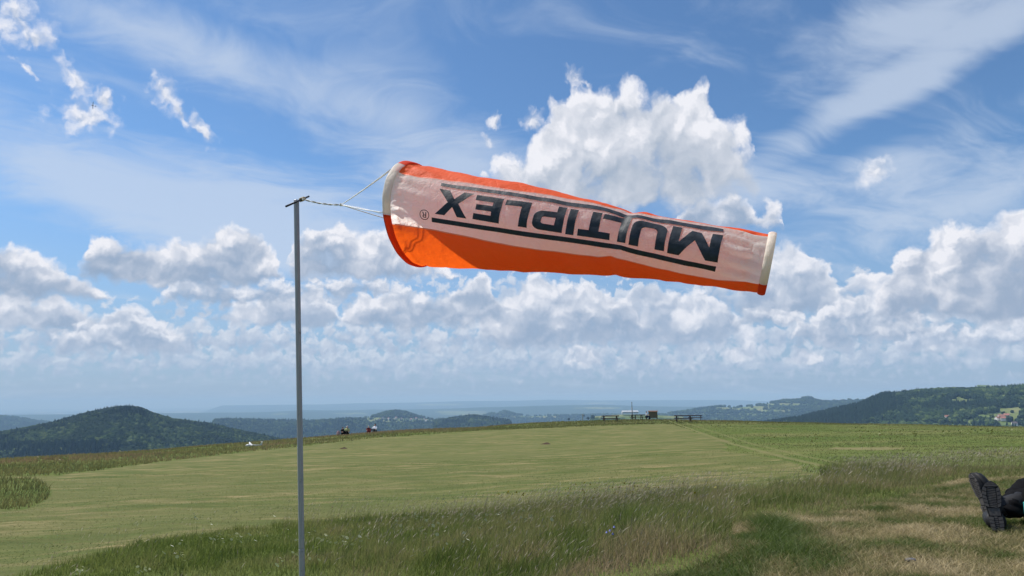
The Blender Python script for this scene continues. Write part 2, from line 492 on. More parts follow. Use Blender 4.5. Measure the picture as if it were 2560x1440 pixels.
class MT:
    """material node shorthand"""
    def __init__(s, name):
        s.m, s.t = new_mat(name)
        s.o = s.n('ShaderNodeOutputMaterial')
    def n(s, ty, **kw):
        n = s.t.nodes.new(ty)
        for k, v in kw.items(): setattr(n, k, v)
        return n
    def l(s, a, b): s.t.links.new(a, b)
    def geo_pos(s, scale=(1, 1, 1), rot=0.0, obj=False):
        mp = s.n('ShaderNodeMapping')
        src = s.n('ShaderNodeTexCoord').outputs['Object'] if obj else s.n('ShaderNodeNewGeometry').outputs['Position']
        s.l(src, mp.inputs[0]); mp.inputs['Scale'].default_value = scale; mp.inputs['Rotation'].default_value = (0, 0, rot)
        return mp.outputs[0]
    def noise(s, vec, scale, detail=4, rough=0.55, out='Fac'):
        n = s.n('ShaderNodeTexNoise'); n.inputs['Scale'].default_value = scale; n.inputs['Detail'].default_value = detail
        n.inputs['Roughness'].default_value = rough; s.l(vec, n.inputs['Vector']); return n.outputs[out]
    def ramp(s, f, stops, interp='LINEAR'):
        n = s.n('ShaderNodeValToRGB'); n.color_ramp.interpolation = interp
        e = n.color_ramp.elements
        e[0].position, e[0].color = stops[0][0], (*stops[0][1], 1)
        e[1].position, e[1].color = stops[-1][0], (*stops[-1][1], 1)
        for p, c in stops[1:-1]:
            k = e.new(p); k.color = (*c, 1)
        s.l(f, n.inputs[0]); return n.outputs[0]
    def mix(s, f, a, b, mode='MIX'):
        n = s.n('ShaderNodeMix', data_type='RGBA', blend_type=mode)
        if isinstance(f, (int, float)): n.inputs['Factor'].default_value = f
        else: s.l(f, n.inputs['Factor'])
        for x, i in ((a, 6), (b, 7)):
            if isinstance(x, tuple): n.inputs[i].default_value = (*x, 1)
            else: s.l(x, n.inputs[i])
        return n.outputs[2]
    def math(s, op, a, b=0.0):
        n = s.n('ShaderNodeMath', operation=op)
        for x, i in ((a, 0), (b, 1)):
            if isinstance(x, (int, float)): n.inputs[i].default_value = x
            else: s.l(x, n.inputs[i])
        return n.outputs[0]
    def rng(s, f, a, b, c=0.0, d=1.0):
        n = s.n('ShaderNodeMapRange')
        s.l(f, n.inputs[0])
        for i, x in enumerate((a, b, c, d)): n.inputs[i + 1].default_value = x
        return n.outputs[0]
    def attr(s, name, out='Color'):
        n = s.n('ShaderNodeAttribute'); n.attribute_name = name; return n.outputs[out]
    def bump(s, h, strength=0.3, dist=0.01):
        n = s.n('ShaderNodeBump'); n.inputs['Strength'].default_value = strength; n.inputs['Distance'].default_value = dist
        s.l(h, n.inputs['Height']); return n.outputs[0]
    def principled(s, color, rough=0.6, metal=0.0, normal=None, spec=0.5, **kw):
        n = s.n('ShaderNodeBsdfPrincipled')
        if isinstance(color, tuple): n.inputs['Base Color'].default_value = (*color, 1)
        else: s.l(color, n.inputs['Base Color'])
        if isinstance(rough, (int, float)): n.inputs['Roughness'].default_value = rough
        else: s.l(rough, n.inputs['Roughness'])
        n.inputs['Metallic'].default_value = metal
        n.inputs['Specular IOR Level'].default_value = spec
        if normal is not None: s.l(normal, n.inputs['Normal'])
        return n
    def out(s, sh): s.l(sh.outputs[0] if hasattr(sh, 'outputs') else sh, s.o.inputs[0]); return s.m


def plain(name, color, rough=0.6, metal=0.0, var=0.12, scale=30.0, bump=0.15, spec=0.4, obj=True):
    """one-colour material with a little noise in tone and relief"""
    t = MT(name)
    p = t.geo_pos(obj=obj)
    n = t.noise(p, scale, 5, 0.6)
    c = t.mix(t.rng(n, 0.3, 0.7), tuple(x * (1 - var) for x in color), tuple(min(1, x * (1 + var)) for x in color))
    return t.out(t.principled(c, rough, metal, t.bump(n, bump, 0.004), spec))


def cloth_mat(name, c0, c1, trans, tcol, rough=0.55, crinkle=0.5):
    """thin sailcloth: part of the light passes through it"""
    t = MT(name)
    uv = t.geo_pos(obj=True)
    n1 = t.noise(uv, 26, 5, 0.62); n2 = t.noise(uv, 85, 4, 0.6); n3 = t.noise(uv, 7, 3, 0.5)
    v = t.n('ShaderNodeTexVoronoi'); v.feature = 'DISTANCE_TO_EDGE'; v.inputs['Scale'].default_value = 24
    wv = t.n('ShaderNodeVectorMath', operation='ADD'); sc_ = t.n('ShaderNodeVectorMath', operation='SCALE')
    t.l(t.noise(uv, 18, 3, 0.6, 'Color'), sc_.inputs[0]); sc_.inputs['Scale'].default_value = 0.06
    t.l(uv, wv.inputs[0]); t.l(sc_.outputs[0], wv.inputs[1]); t.l(wv.outputs[0], v.inputs['Vector'])
    crease = t.rng(v.outputs['Distance'], 0.0, 0.12)
    h = t.math('ADD', t.math('MULTIPLY', n1, 0.9), t.math('ADD', t.math('MULTIPLY', n2, 0.25), t.math('MULTIPLY', crease, 0.10)))
    nb = t.bump(h, crinkle, 0.012)
    c = t.mix(t.rng(n3, 0.35, 0.65), c0, c1)
    p = t.principled(c, rough, 0, nb, 0.28)
    tr = t.n('ShaderNodeBsdfTranslucent'); tr.inputs[0].default_value = (*tcol, 1); t.l(nb, tr.inputs['Normal'])
    mx = t.n('ShaderNodeMixShader'); mx.inputs[0].default_value = trans
    t.l(p.outputs[0], mx.inputs[1]); t.l(tr.outputs[0], mx.inputs[2])
    return t.out(mx)


M = {}
M['white_cloth'] = cloth_mat('white_cloth', (0.88, 0.85, 0.82), (0.92, 0.89, 0.86), 0.68, (1.0, 0.98, 0.94), rough=0.68, crinkle=0.65)
M['orange_cloth'] = cloth_mat('orange_cloth', (0.95, 0.135, 0.040), (0.98, 0.165, 0.055), 0.46, (1.0, 0.15, 0.012), rough=0.65)
M['white_hem'] = cloth_mat('white_hem', (0.92, 0.85, 0.76), (0.94, 0.89, 0.81), 0.52, (0.98, 0.88, 0.76), crinkle=0.35)
M['orange_hem'] = cloth_mat('orange_hem', (0.88, 0.085, 0.02), (0.92, 0.11, 0.03), 0.45, (0.95, 0.08, 0.006), crinkle=0.35)
M['ink'] = plain('ink', (0.022, 0.030, 0.042), 0.55, var=0.3, scale=60, bump=0.4, spec=0.3)
M['cord'] = plain('cord', (0.92, 0.91, 0.88), 0.8, scale=400, bump=0.6)
M['cord_dark'] = plain('cord_dark', (0.32, 0.30, 0.27), 0.8, scale=400, bump=0.6)
t = MT('aluminium')
pz = t.geo_pos((60, 60, 2.5), obj=True)
nn = t.noise(pz, 3, 5, 0.6); n2 = t.noise(t.geo_pos(obj=True), 35, 5, 0.65)
ac = t.mix(t.rng(nn, 0.3, 0.7), (0.29, 0.29, 0.31), (0.39, 0.39, 0.41))
ac = t.mix(t.rng(n2, 0.60, 0.72), ac, (0.22, 0.22, 0.22))
M['aluminium'] = t.out(t.principled(ac, t.rng(n2, 0.3, 0.7, 0.42, 0.62), 0.30, t.bump(nn, 0.1, 0.001)))
M['dark_steel'] = plain('dark_steel', (0.05, 0.05, 0.055), 0.45, 0.6)

# ================================================================== windsock
SL = Vector((-0.29882386, 2.10273499, 1.67376812)); SE = Vector((0.6350273, 1.66933621, 1.42292713))
SROWS = np.array([[0.0, 0.1584, 0.1593, 40.0, -23.0], [0.02, 0.1555, 0.1571, 40.0, -23.5], [0.05, 0.152, 0.154, 39.5, -23.5], [0.1, 0.147, 0.1493, 40.5, -23.5], [0.15, 0.1416, 0.1439, 42.0, -24.0], [0.2, 0.1367, 0.1387, 43.5, -25.5], [0.27, 0.1337, 0.1314, 44.0, -28.0], [0.34, 0.1307, 0.1243, 44.0, -31.5], [0.41, 0.1212, 0.1159, 49.5, -34.0], [0.48, 0.1109, 0.1075, 54.5, -35.5], [0.53, 0.1058, 0.1014, 56.5, -37.0], [0.56, 0.1028, 0.0977, 58.0, -37.5], [0.585, 0.1003, 0.0946, 58.5, -37.5], [0.61, 0.096, 0.0924, 60.5, -37.5], [0.64, 0.0896, 0.0913, 65.5, -34.0], [0.68, 0.0869, 0.0886, 61.0, -36.0], [0.75, 0.0843, 0.0808, 66.0, -48.0], [0.82, 0.0801, 0.0809, 65.0, -51.0], [0.89, 0.0762, 0.0766, 62.5, -56.5], [0.95, 0.0725, 0.0745, 61.5, -55.5], [0.975, 0.0709, 0.0736, 60.5, -54.0], [1.0, 0.0692, 0.072, 60.5, -54.0]])
sL, sE = np.array(SL), np.array(SE)
sA = (sE - sL); SLEN = np.linalg.norm(sA); sA /= SLEN
upz = np.array([0, 0, 1.0]); sU = upz - sA * upz.dot(sA); sU /= np.linalg.norm(sU); sW = np.cross(sA, sU)
if sW[1] > 0: sW = -sW


TWIST = 0.0095


def srow(s, k): return np.interp(s, SROWS[:, 0], SROWS[:, k])


def sock(s, f, off=0.0, wr=1.0):
    """point of the sock cloth at station s (0 mouth .. 1 tail) and angle f in degrees (0 towards the viewer, 90 up)"""
    s = np.asarray(s, float); f = np.asarray(f, float)
    Rt, Rb = srow(s, 1), srow(s, 2); a = (Rt + Rb) / 2
    fr = np.radians(f)
    k = 1 / (1 + np.exp(-np.sin(fr) * 8)); r = Rt * k + Rb * (1 - k)
    # the cloth is drawn in where it leaves the hems and has a buckle two thirds along
    fs = f / 360.0
    g = np.exp(-((s - 0.030) / 0.010) ** 2) * (0.0030 + 0.0022 * np.sin(fr * 23 + 3 * np.sin(fr * 5)) + 0.0016 * np.sin(fr * 41))
    g = g + np.exp(-((s - 0.955) / 0.016) ** 2) * (0.003 + 0.003 * np.sin(fr * 11 + 2))
    g = g - (0.164 - Rt) * np.clip(1 - s / 0.022, 0, 1) ** 1.5
    wgt = np.exp(-((s - 0.94) / 0.05) ** 2) * 0.0035 * np.sin(fr * 15 + s * 40)
    wgt = wgt + np.exp(-((s - 0.06) / 0.05) ** 2) * 0.0028 * np.sin(fr * 19 + s * 25 + 2 * np.sin(fr * 3))
    kink = 0.645 + 0.012 * np.sin(fr) ** 1
    wgt = wgt - 0.0045 * np.exp(-((s - kink) / 0.014) ** 2) + 0.002 * np.exp(-((s - kink - 0.035) / 0.02) ** 2)
    big = (fbm(s * 26, (np.cos(fr) + 2) * 3.2, 3, 5) - 0.5) * 0.0034 + (fbm(s * 9, (np.sin(fr) + 2) * 3.0, 2, 9) - 0.5) * 0.004
    fold = 0.0007 * np.sin(s * 55 + fr * 9 + 3 * fbm(s * 12, f * 0.05, 2, 3))
    d = (wgt + (big + fold) * np.clip(s / 0.05, 0, 1) * np.clip((1 - s) / 0.05, 0, 1)) * wr - g * wr + off
    t = np.clip(s / 0.2, 0, 1)[..., None]
    U = upz * (1 - t) + sU * t; U = U / np.linalg.norm(U, axis=-1, keepdims=True)
    s = s + TWIST * np.cos(fr) * np.clip((s - 0.8) / 0.2, 0, 1)
    return sL + sA * SLEN * s[..., None] + sW * (np.cos(fr) * (a + d))[..., None] + U * (np.sin(fr) * (r + d))[..., None]


root_pos = Vector(sL)
windsock = empty('windsock', root_pos)
tag(windsock, 'orange and white windsock with dark upside-down lettering, streaming from the grey pole', 'windsock')


def sock_patch(name, s0, s1, fa, fb, mat, ns=200, nf=40, off=0.0, thick=None):
    """cloth between stations s0..s1 and seams fa(s)..fb(s)"""
    s = np.linspace(s0, s1, ns)[:, None]; k = np.linspace(0, 1, nf)[None, :]
    A_, B_ = fa(s), fb(s)
    f = A_ + (B_ - A_) * k; S = s + 0 * f
    V = sock(S, f, off).reshape(-1, 3) - np.array(root_pos)
    return mesh_np(name, V, grid_faces(ns, nf).ravel(), mat, windsock, True, nper=np.full((ns - 1) * (nf - 1), 4))


seamT = lambda s: srow(s, 3) + 0 * s
seamB = lambda s: srow(s, 4) + 0 * s
backB = lambda s: seamT(s) + 85 + 0 * s
backT = lambda s: seamB(s) + 262 + 0 * s
sock_patch('white_panel', 0.004, 0.992, seamB, seamT, M['white_cloth'], 320, 60)
sock_patch('orange_panel', 0.004, 0.992, seamT, backB, M['orange_cloth'], 260, 46)
sock_patch('white_panel', 0.004, 0.992, backB, backT, M['white_cloth'], 200, 40)['label'] = 'white panel on the far side'
sock_patch('orange_panel', 0.004, 0.992, backT, lambda s: seamB(s) + 360, M['orange_cloth'], 260, 46)


def seam(f_of_s, label=None):
    o = sock_patch('seam', 0.02, 0.98, lambda s: f_of_s(s) - 0.7, lambda s: f_of_s(s) + 0.7, M['seam'], 260, 4, 0.0007)
    if label: o['label'] = label


M['seam'] = cloth_mat('seam_tape', (0.85, 0.36, 0.24), (0.90, 0.42, 0.30), 0.35, (0.9, 0.35, 0.2), crinkle=0.3)
seam(seamT); seam(seamB); seam(backB); seam(backT)


def hem(name, s0, s1, f0, f1, mat, R0, R1, puff, nf=40):
    """stuffed band of cloth round a hoop, closed cross-section"""
    nc = 14
    f = np.radians(np.linspace(f0, f1, nf)); a = np.linspace(0, 2 * math.pi, nc, endpoint=False)
    V = []
    for fi in f:
        wob = 0.0004 * math.sin(fi * 17)
        for t_ in a:
            sc_ = (s0 + s1) / 2 + (s1 - s0) / 2 * math.cos(t_) * (1 + 6 * wob)
            h = (sc_ - s0) / (s1 - s0)
            rr = R0 + (R1 - R0) * h + puff * math.sin(t_) + wob
            sc_ += TWIST * math.cos(fi) * min(1, max(0, (sc_ - 0.8) / 0.2)); tt = min(1, max(0, sc_ / 0.2)); U = upz * (1 - tt) + sU * tt; U /= np.linalg.norm(U)
            V.append(sL + sA * SLEN * sc_ + sW * math.cos(fi) * rr + U * math.sin(fi) * rr - np.array(root_pos))
    F = grid_faces(nf, nc, True).tolist() + [list(range(nc)), list(range((nf - 1) * nc, nf * nc))[::-1]]
    return mesh_np(name, V, F, mat, windsock, True)


hem('white_hem', -0.010, 0.015, -14, 56, M['white_hem'], 0.165, 0.160, 0.0035)
hem('orange_hem', -0.010, 0.015, 56, 150, M['orange_hem'], 0.165, 0.160, 0.0035)['label'] = 'red-orange upper hem of the mouth'
hem('white_hem', -0.010, 0.015, 150, 236, M['white_hem'], 0.165, 0.160, 0.0035)['label'] = 'white hem on the far side of the mouth'
hem('orange_hem', -0.010, 0.015, 236, 346, M['orange_hem'], 0.165, 0.160, 0.0035)
hem('white_hem', 0.983, 1.001, -50, 84, M['white_hem'], 0.0745, 0.0755, 0.0045)['label'] = 'cream hem round the tail hoop'
hem('orange_hem', 0.983, 1.001, 84, 140, M['orange_hem'], 0.0745, 0.0755, 0.0035)
hem('white_hem', 0.983, 1.001, 140, 230, M['white_hem'], 0.0745, 0.0755, 0.0045)
hem('orange_hem', 0.983, 1.001, 230, 310, M['orange_hem'], 0.0745, 0.0755, 0.0045)['label'] = 'orange hem at the foot of the tail hoop'

# ---- lettering: glyphs drawn in unit boxes, laid on the cloth between two bars
QUADS = {
    'X': [[0.1468, 25.9], [0.2509, 26.67], [0.2521, -5.74], [0.1518, -5.43]],
    'E': [[0.2598, 25.5], [0.3377, 26.49], [0.3434, -6.26], [0.2661, -5.19]],
    'L': [[0.3458, 25.78], [0.4149, 29.01], [0.4196, -6.47], [0.3485, -6.16]],
    'P': [[0.429, 28.8], [0.5079, 33.68], [0.5124, -6.74], [0.4324, -6.31]],
    'I': [[0.5175, 32.59], [0.5386, 33.51], [0.5424, -7.47], [0.5216, -7.59]],
    'T': [[0.5478, 33.94], [0.6263, 37.7], [0.6333, -7.0], [0.5523, -7.07]],
    'L2': [[0.6049, 35.65], [0.6731, 40.72], [0.6747, -8.09], [0.6055, -6.91]],
    'U': [[0.6804, 36.01], [0.7663, 35.72], [0.769, -12.85], [0.6837, -9.93]],
    'M': [[0.7752, 37.97], [0.8899, 34.41], [0.8907, -19.65], [0.7771, -15.11]]}


def arc(cx, cy, rx, ry, a0, a1, n=10):
    return [(cx + rx * math.cos(math.radians(a0 + (a1 - a0) * i / n)), cy + ry * math.sin(math.radians(a0 + (a1 - a0) * i / n))) for i in range(n + 1)]


# each glyph: list of simple polygons in upright letter space, x right, y up, box 0..1
GLYPH = {
    'X': [[(0, 0), (0.30, 0), (0.50, 0.345), (0.70, 0), (1, 0), (0.655, 0.505), (0.98, 1), (0.69, 1), (0.50, 0.66), (0.31, 1), (0.02, 1), (0.345, 0.505)]],
    'E': [[(0, 0), (1, 0), (1, 0.235), (0.32, 0.235), (0.32, 0.39), (0.93, 0.39), (0.93, 0.61), (0.32, 0.61), (0.32, 0.765), (0.98, 0.765), (0.98, 1), (0, 1)]],
    'L': [[(0, 0), (1, 0), (1, 0.235), (0.33, 0.235), (0.33, 1), (0, 1)]],
    'I': [[(0, 0), (1, 0), (1, 1), (0, 1)]],
    'T': [[(0.345, 0), (0.655, 0), (0.655, 0.75), (1, 0.75), (1, 1), (0, 1), (0, 0.75), (0.345, 0.75)]],
    'U': [[(0, 1)] + [(0, 0.30)] + arc(0.30, 0.28, 0.30, 0.28, 180, 270)[1:] + arc(0.70, 0.28, 0.30, 0.28, 270, 360) + [(1, 1), (0.73, 1)] + arc(0.59, 0.36, 0.14, 0.12, 0, -90, 6) + arc(0.41, 0.36, 0.14, 0.12, -90, -180, 6) + [(0.27, 1)]],
    'M': [[(0, 0), (0.20, 0), (0.20, 0.56), (0.41, 0.06), (0.59, 0.06), (0.80, 0.56), (0.80, 0), (1, 0), (1, 1), (0.76, 1), (0.50, 0.40), (0.24, 1), (0, 1)]],
    # P as a closed bowl split in two so each polygon is simple
    'P': [[(0, 0), (0.28, 0), (0.28, 1), (0, 1)],
          [(0.28, 0.25), (0.70, 0.25)] + arc(0.74, 0.50, 0.26, 0.25, -90, 0)[1:] + arc(0.74, 0.75, 0.26, 0.25, 0, 90) + [(0.28, 1), (0.28, 0.765), (0.62, 0.765)] + arc(0.62, 0.69, 0.10, 0.075, 90, 0, 5)[1:] + arc(0.62, 0.56, 0.10, 0.075, 0, -90, 5) + [(0.28, 0.485)]],
}
import bmesh


def lay_on_cloth(polys, to_sf, cuts, off=0.0018):
    """triangulate flat polygons, cut them finely and lay them on the sock; returns verts, faces"""
    bm = bmesh.new()
    for P in polys:
        vs = [bm.verts.new((x, y, 0)) for x, y in P]
        bm.faces.new(vs)
    for axis, n in ((0, cuts[0]), (1, cuts[1])):
        lo = min(v.co[axis] for v in bm.verts); hi = max(v.co[axis] for v in bm.verts)
        for i in range(1, n):
            c = lo + (hi - lo) * i / n; co = [0, 0, 0]; no = [0, 0, 0]; co[axis] = c; no[axis] = 1
            bmesh.ops.bisect_plane(bm, geom=bm.verts[:] + bm.edges[:] + bm.faces[:], dist=1e-6, plane_co=co, plane_no=no)
    bmesh.ops.triangulate(bm, faces=[f for f in bm.faces if len(f.verts) > 4])
    bm.verts.index_update()
    uv = np.array([v.co[:2] for v in bm.verts]); F = [[v.index for v in f.verts] for f in bm.faces]
    bm.free()
    sf = to_sf(uv)
    V = sock(sf[:, 0], sf[:, 1], off) - np.array(root_pos)
    return V, F


def quad_map(q):
    TL, TR, BR, BL = (np.array(p) for p in q)

    def f(uv):   # letters hang upside down: letter (0,0) is at the top right of the quad
        x = 1 - uv[:, :1]; y = uv[:, 1:]
        return (TL * (1 - x) + TR * x) * (1 - y) + (BL * (1 - x) + BR * x) * y
    return f


letters = MB()
for k_, q in QUADS.items():
    V, F = lay_on_cloth(GLYPH['L' if k_ == 'L2' else k_], quad_map(q), (16, 24))
    o_ = mesh_np('letter_' + k_[0].lower(), V, F, M['ink'], windsock, True)


def bar(T, B):
    T, B = np.array(T), np.array(B)
    k = np.linspace(0, 1, 300)
    kT = np.linspace(0, 1, len(T)); kT = (T[:, 0] - T[0, 0]) / (T[-1, 0] - T[0, 0]); kB = (B[:, 0] - B[0, 0]) / (B[-1, 0] - B[0, 0])
    s_t = T[0, 0] + (T[-1, 0] - T[0, 0]) * k; s_b = B[0, 0] + (B[-1, 0] - B[0, 0]) * k
    ft, fb = np.interp(k, kT, T[:, 1]), np.interp(k, kB, B[:, 1])
    m = 7; w = np.linspace(0, 1, m)[None, :]
    S = s_t[:, None] * (1 - w) + s_b[:, None] * w; Fg = ft[:, None] * (1 - w) + fb[:, None] * w
    V = sock(S, Fg, 0.0018).reshape(-1, 3) - np.array(root_pos)
    return mesh_np('printed_bar', V, grid_faces(300, m).ravel(), M['ink'], windsock, True, nper=np.full(299 * (m - 1), 4))


bar([[0.1433, 35.2], [0.2552, 36.85], [0.3922, 40.49], [0.497, 45.13], [0.60, 51.5], [0.64, 50.5], [0.6715, 47.03], [0.6825, 49.44], [0.7764, 52.06], [0.8862, 53.23]],
    [[0.1472, 30.07], [0.2612, 31.2], [0.3981, 33.96], [0.5027, 37.23], [0.60, 41.5], [0.64, 41.0], [0.674, 38.64], [0.6855, 40.18], [0.7804, 41.79], [0.8886, 41.94]])
bar([[0.1455, -9.93], [0.2903, -10.93], [0.4242, -11.8], [0.5268, -11.61], [0.64, -12.3], [0.6646, -12.4], [0.7059, -16.12], [0.7992, -22.46], [0.889, -26.9]],
    [[0.1461, -15.01], [0.2915, -16.52], [0.4255, -18.27], [0.5281, -18.84], [0.6472, -20.6], [0.6648, -19.6], [0.7071, -24.73], [0.8001, -31.27], [0.8877, -37.44]])
# registered sign: ring with an R in it
cs, cf, rs, rf = 0.1225, -8.2, 0.0150, 5.6
reg_map = lambda uv: np.stack([cs - (uv[:, 0]) * rs, cf - uv[:, 1] * rf], 1)
ringp = []
for i in range(28):
    a0, a1 = i * 360 / 28, (i + 1) * 360 / 28
    p = lambda r_, a_: (r_ * math.cos(math.radians(a_)), r_ * math.sin(math.radians(a_)))
    ringp.append([p(1, a0), p(1, a1), p(0.86, a1), p(0.86, a0)])
Rg = [[(-0.38, -0.55), (-0.20, -0.55), (-0.20, 0.55), (-0.38, 0.55)],
      [(-0.20, 0.55), (-0.20, 0.40), (0.10, 0.40), (0.16, 0.30), (0.10, 0.12), (-0.20, 0.12), (-0.20, -0.04), (0.05, -0.04), (0.22, -0.55), (0.42, -0.55), (0.22, 0.0), (0.34, 0.14), (0.36, 0.34), (0.26, 0.50), (0.12, 0.55)]]
V1, F1 = lay_on_cloth(ringp, reg_map, (1, 1)); V2, F2 = lay_on_cloth(Rg, reg_map, (3, 3))
mb = MB(); mb.add(V1, F1); mb.add(V2, F2); mb.build('registered_sign', M['ink'], windsock)

# ---- hoop wire and bridle
hoopV = [tuple(sL - np.array(root_pos) + sA * SLEN * -0.006 + sW * math.cos(a) * 0.1625 + upz * math.sin(a) * 0.1625) for a in np.linspace(0, 2 * math.pi, 49)]
mb = MB(); mb.tube(hoopV, 0.0022, 8, False); mb.build('mouth_hoop', M['dark_steel'], windsock, True)
KN = np.array([-0.5659, 2.228, 1.7429]); PT = np.array([-0.7185, 2.3004, 1.7862])


def hp(deg, s=-0.010):
    a = math.radians(deg)
    return sL + sA * SLEN * s + sW * math.cos(a) * 0.166 + upz * math.sin(a) * 0.166


def cordline(p, q, n=14, sag=0.0):
    return [tuple(np.array(p) * (1 - k) + np.array(q) * k + np.array([0, 0, -sag * 4 * k * (1 - k)]) - np.array(root_pos)) for k in np.linspace(0, 1, n)]


for dg in (40, 36, -12, 190):
    mb = MB(); mb.tube(cordline(KN, hp(dg), sag=0.002), 0.0015, 6); mb.build('bridle_cord', M['cord'], windsock, True)
# frayed companion strand beside the lower cord
pts = cordline(KN, hp(-14), 40, 0.0)
pts = [(p[0], p[1] + 0.002, p[2] + 0.004 * math.sin(i * 0.08) + 0.0016 * (i % 2)) for i, p in enumerate(pts)]
mb = MB(); mb.tube(pts, 0.0008, 5); mb.build('bridle_cord', M['cord'], windsock, True)
# twisted double cord from the knot to the crossbar
for ph_, mt in ((0, 'cord'), (math.pi, 'cord_dark')):
    pts = []
    for k in np.linspace(0, 1, 60):
        c = KN * (1 - k) + PT * k + np.array([0, 0, -0.006 * 4 * k * (1 - k)])
        a = k * 2 * math.pi * 3.5 + ph_
        pts.append(tuple(c + np.array([0.35, 0.1, 1.0]) * math.cos(a) * 0.0016 + np.array([0, 1, 0]) * math.sin(a) * 0.0016 - np.array(root_pos)))
    mb = MB(); mb.tube(pts, 0.0017, 7); mb.build('twisted_cord', M[mt], windsock, True)


def knot(c, r_, name, mat):
    mb = MB()
    for j in range(3):
        pts = []
        for a in np.linspace(0, 2 * math.pi * 1.15, 18):
            pts.append((c[0] + math.cos(a + j) * r_ * (0.6 + 0.3 * j), c[1] + math.sin(a + j) * r_, c[2] + math.sin(a * 1.5 + j * 2) * r_ * 0.9))
        mb.tube(pts, 0.0016, 6)
    return mb.build(name, mat, windsock, True)


knot(KN - np.array(root_pos), 0.0035, 'knot', M['cord'])
RODL = np.array([-0.7537, 2.2409, 1.7426]); RODR = np.array([-0.7185, 2.3722, 1.8162])
# lashing wound round the crossbar
mb = MB()
for (k0, k1, ph_) in ((0.62, 0.72, 0), (0.66, 0.80, 1.5)):
    pts = []
    for a in np.linspace(0, 1, 40):
        kk = k0 + (k1 - k0) * a; c = RODL * (1 - kk) + RODR * kk; an = a * 2 * math.pi * 3 + ph_
        d_ = (RODR - RODL) / np.linalg.norm(RODR - RODL); u_ = np.cross(d_, [1, 0, 0]); u_ /= np.linalg.norm(u_); w_ = np.cross(d_, u_)
        pts.append(tuple(c + (u_ * math.cos(an) + w_ * math.sin(an)) * 0.0058 - np.array(root_pos)))
    mb.tube(pts, 0.0018, 6)
mb.build('lashing', plain('lashing_cord', (0.50, 0.40, 0.24), 0.8, scale=300), windsock, True)

# ---- pole
PTOP = np.array([-0.7506, 2.3365, 1.7928]); PBOT = np.array([-0.6953, 2.3871, 0.5336])
pdir = (PBOT - PTOP) / (PTOP[2] - PBOT[2])
pbase = PTOP + pdir * (PTOP[2] + 0.25)
pole = empty('windsock_pole', tuple(pbase)); tag(pole, 'slim grey metal pole with a thin crossbar through its top, carrying the windsock', 'pole')
mb = MB(); JZ = 0.62
pj = PTOP + pdir * (PTOP[2] - JZ)
mb.tube([tuple(PTOP - pbase), tuple(PTOP + pdir * 0.002 - pbase), tuple(PTOP + pdir * 0.006 - pbase), tuple(PTOP + pdir * 0.4 - pbase), tuple(pj - pdir * 0.004 - pbase), tuple(pj - pdir * 0.001 - pbase), tuple(pj - pbase)], [0.0082, 0.0092, 0.0092, 0.0092, 0.0092, 0.0092, 0.0086], 28); up_t = mb.build('upper_tube', M['aluminium'], pole, True)
mb = MB(); mb.tube([tuple(pj - pbase), tuple(pj + pdir * 0.001 - pbase), tuple(pj + pdir * 0.005 - pbase), tuple(-pdir * 0.01), (0, 0, 0)], [0.0084, 0.0093, 0.0093, 0.0093, 0.0093], 28); mb.build('lower_tube', M['aluminium'], pole, True)
for o_ in (up_t,):
    pass
mb = MB(); mb.tube([tuple(RODL - pbase), tuple(RODR - pbase)], 0.0034, 10); mb.build('crossbar', M['dark_steel'], pole, True)

# ================================================================== ground
H0 = CAM_H
# measured profile of the meadow: per photo column, ground seen at (row, distance)
COLS = [
    (-700, -0.55, [(1470, 6.5), (1330, 17), (1260, 28), (1215, 52)]),
    (0, -0.18, [(1442, 6.8), (1262, 17), (1196, 28), (1145, 60)]),
    (400, -0.10, [(1365, 7.6), (1232, 17), (1170, 32), (1123, 68)]),
    (750, -0.02, [(1330, 8.2), (1212, 17), (1143, 35), (1096, 78)]),
    (950, 0.00, [(1312, 8.4), (1204, 17), (1133, 35), (1077, 82)]),
    (1280, 0.06, [(1282, 9.0), (1184, 18), (1112, 42), (1058, 110)]),
    (1600, 0.14, [(1248, 9.6), (1160, 20), (1092, 46), (1045, 118)]),
    (1900, 0.24, [(1222, 10.2), (1143, 21), (1088, 46), (1052, 105)]),
    (2200, 0.30, [(1200, 10.4), (1128, 22), (1090, 42), (1059, 95)]),
    (2560, 0.31, [(1186, 10.4), (1122, 22), (1092, 40), (1067, 88)]),
    (3300, 0.30, [(1186, 10.4), (1126, 22), (1098, 40), (1072, 88)]),
]
RG = np.concatenate([[0.0, 1.0, 2.0], np.geomspace(3.0, 150, 90), np.geomspace(155, 1400, 30)])


def col_profile(px, z0, ctl):
    rs, zs = [0.0, 4.2], [z0, z0]
    az = None
    for py, r in ctl:
        d = ray(px, py); el = math.asin(d[2]); rs.append(r); zs.append(H0 + r * math.tan(el))
        az = math.degrees(math.atan2(d[0], d[1]))
    sl = (zs[-1] - zs[-2]) / (rs[-1] - rs[-2])
    rc, zc = rs[-1], zs[-1]
    ray_sl = (zc - H0) / rc
    for dr, k in ((12, ray_sl * 1.0 - 0.03), (40, -0.12), (120, -0.2), (1400, -0.24)):
        rs.append(rc + dr); zs.append(zs[-1] + k * (rs[-1] - rs[-2]))
    return az, np.interp(RG, rs, zs)


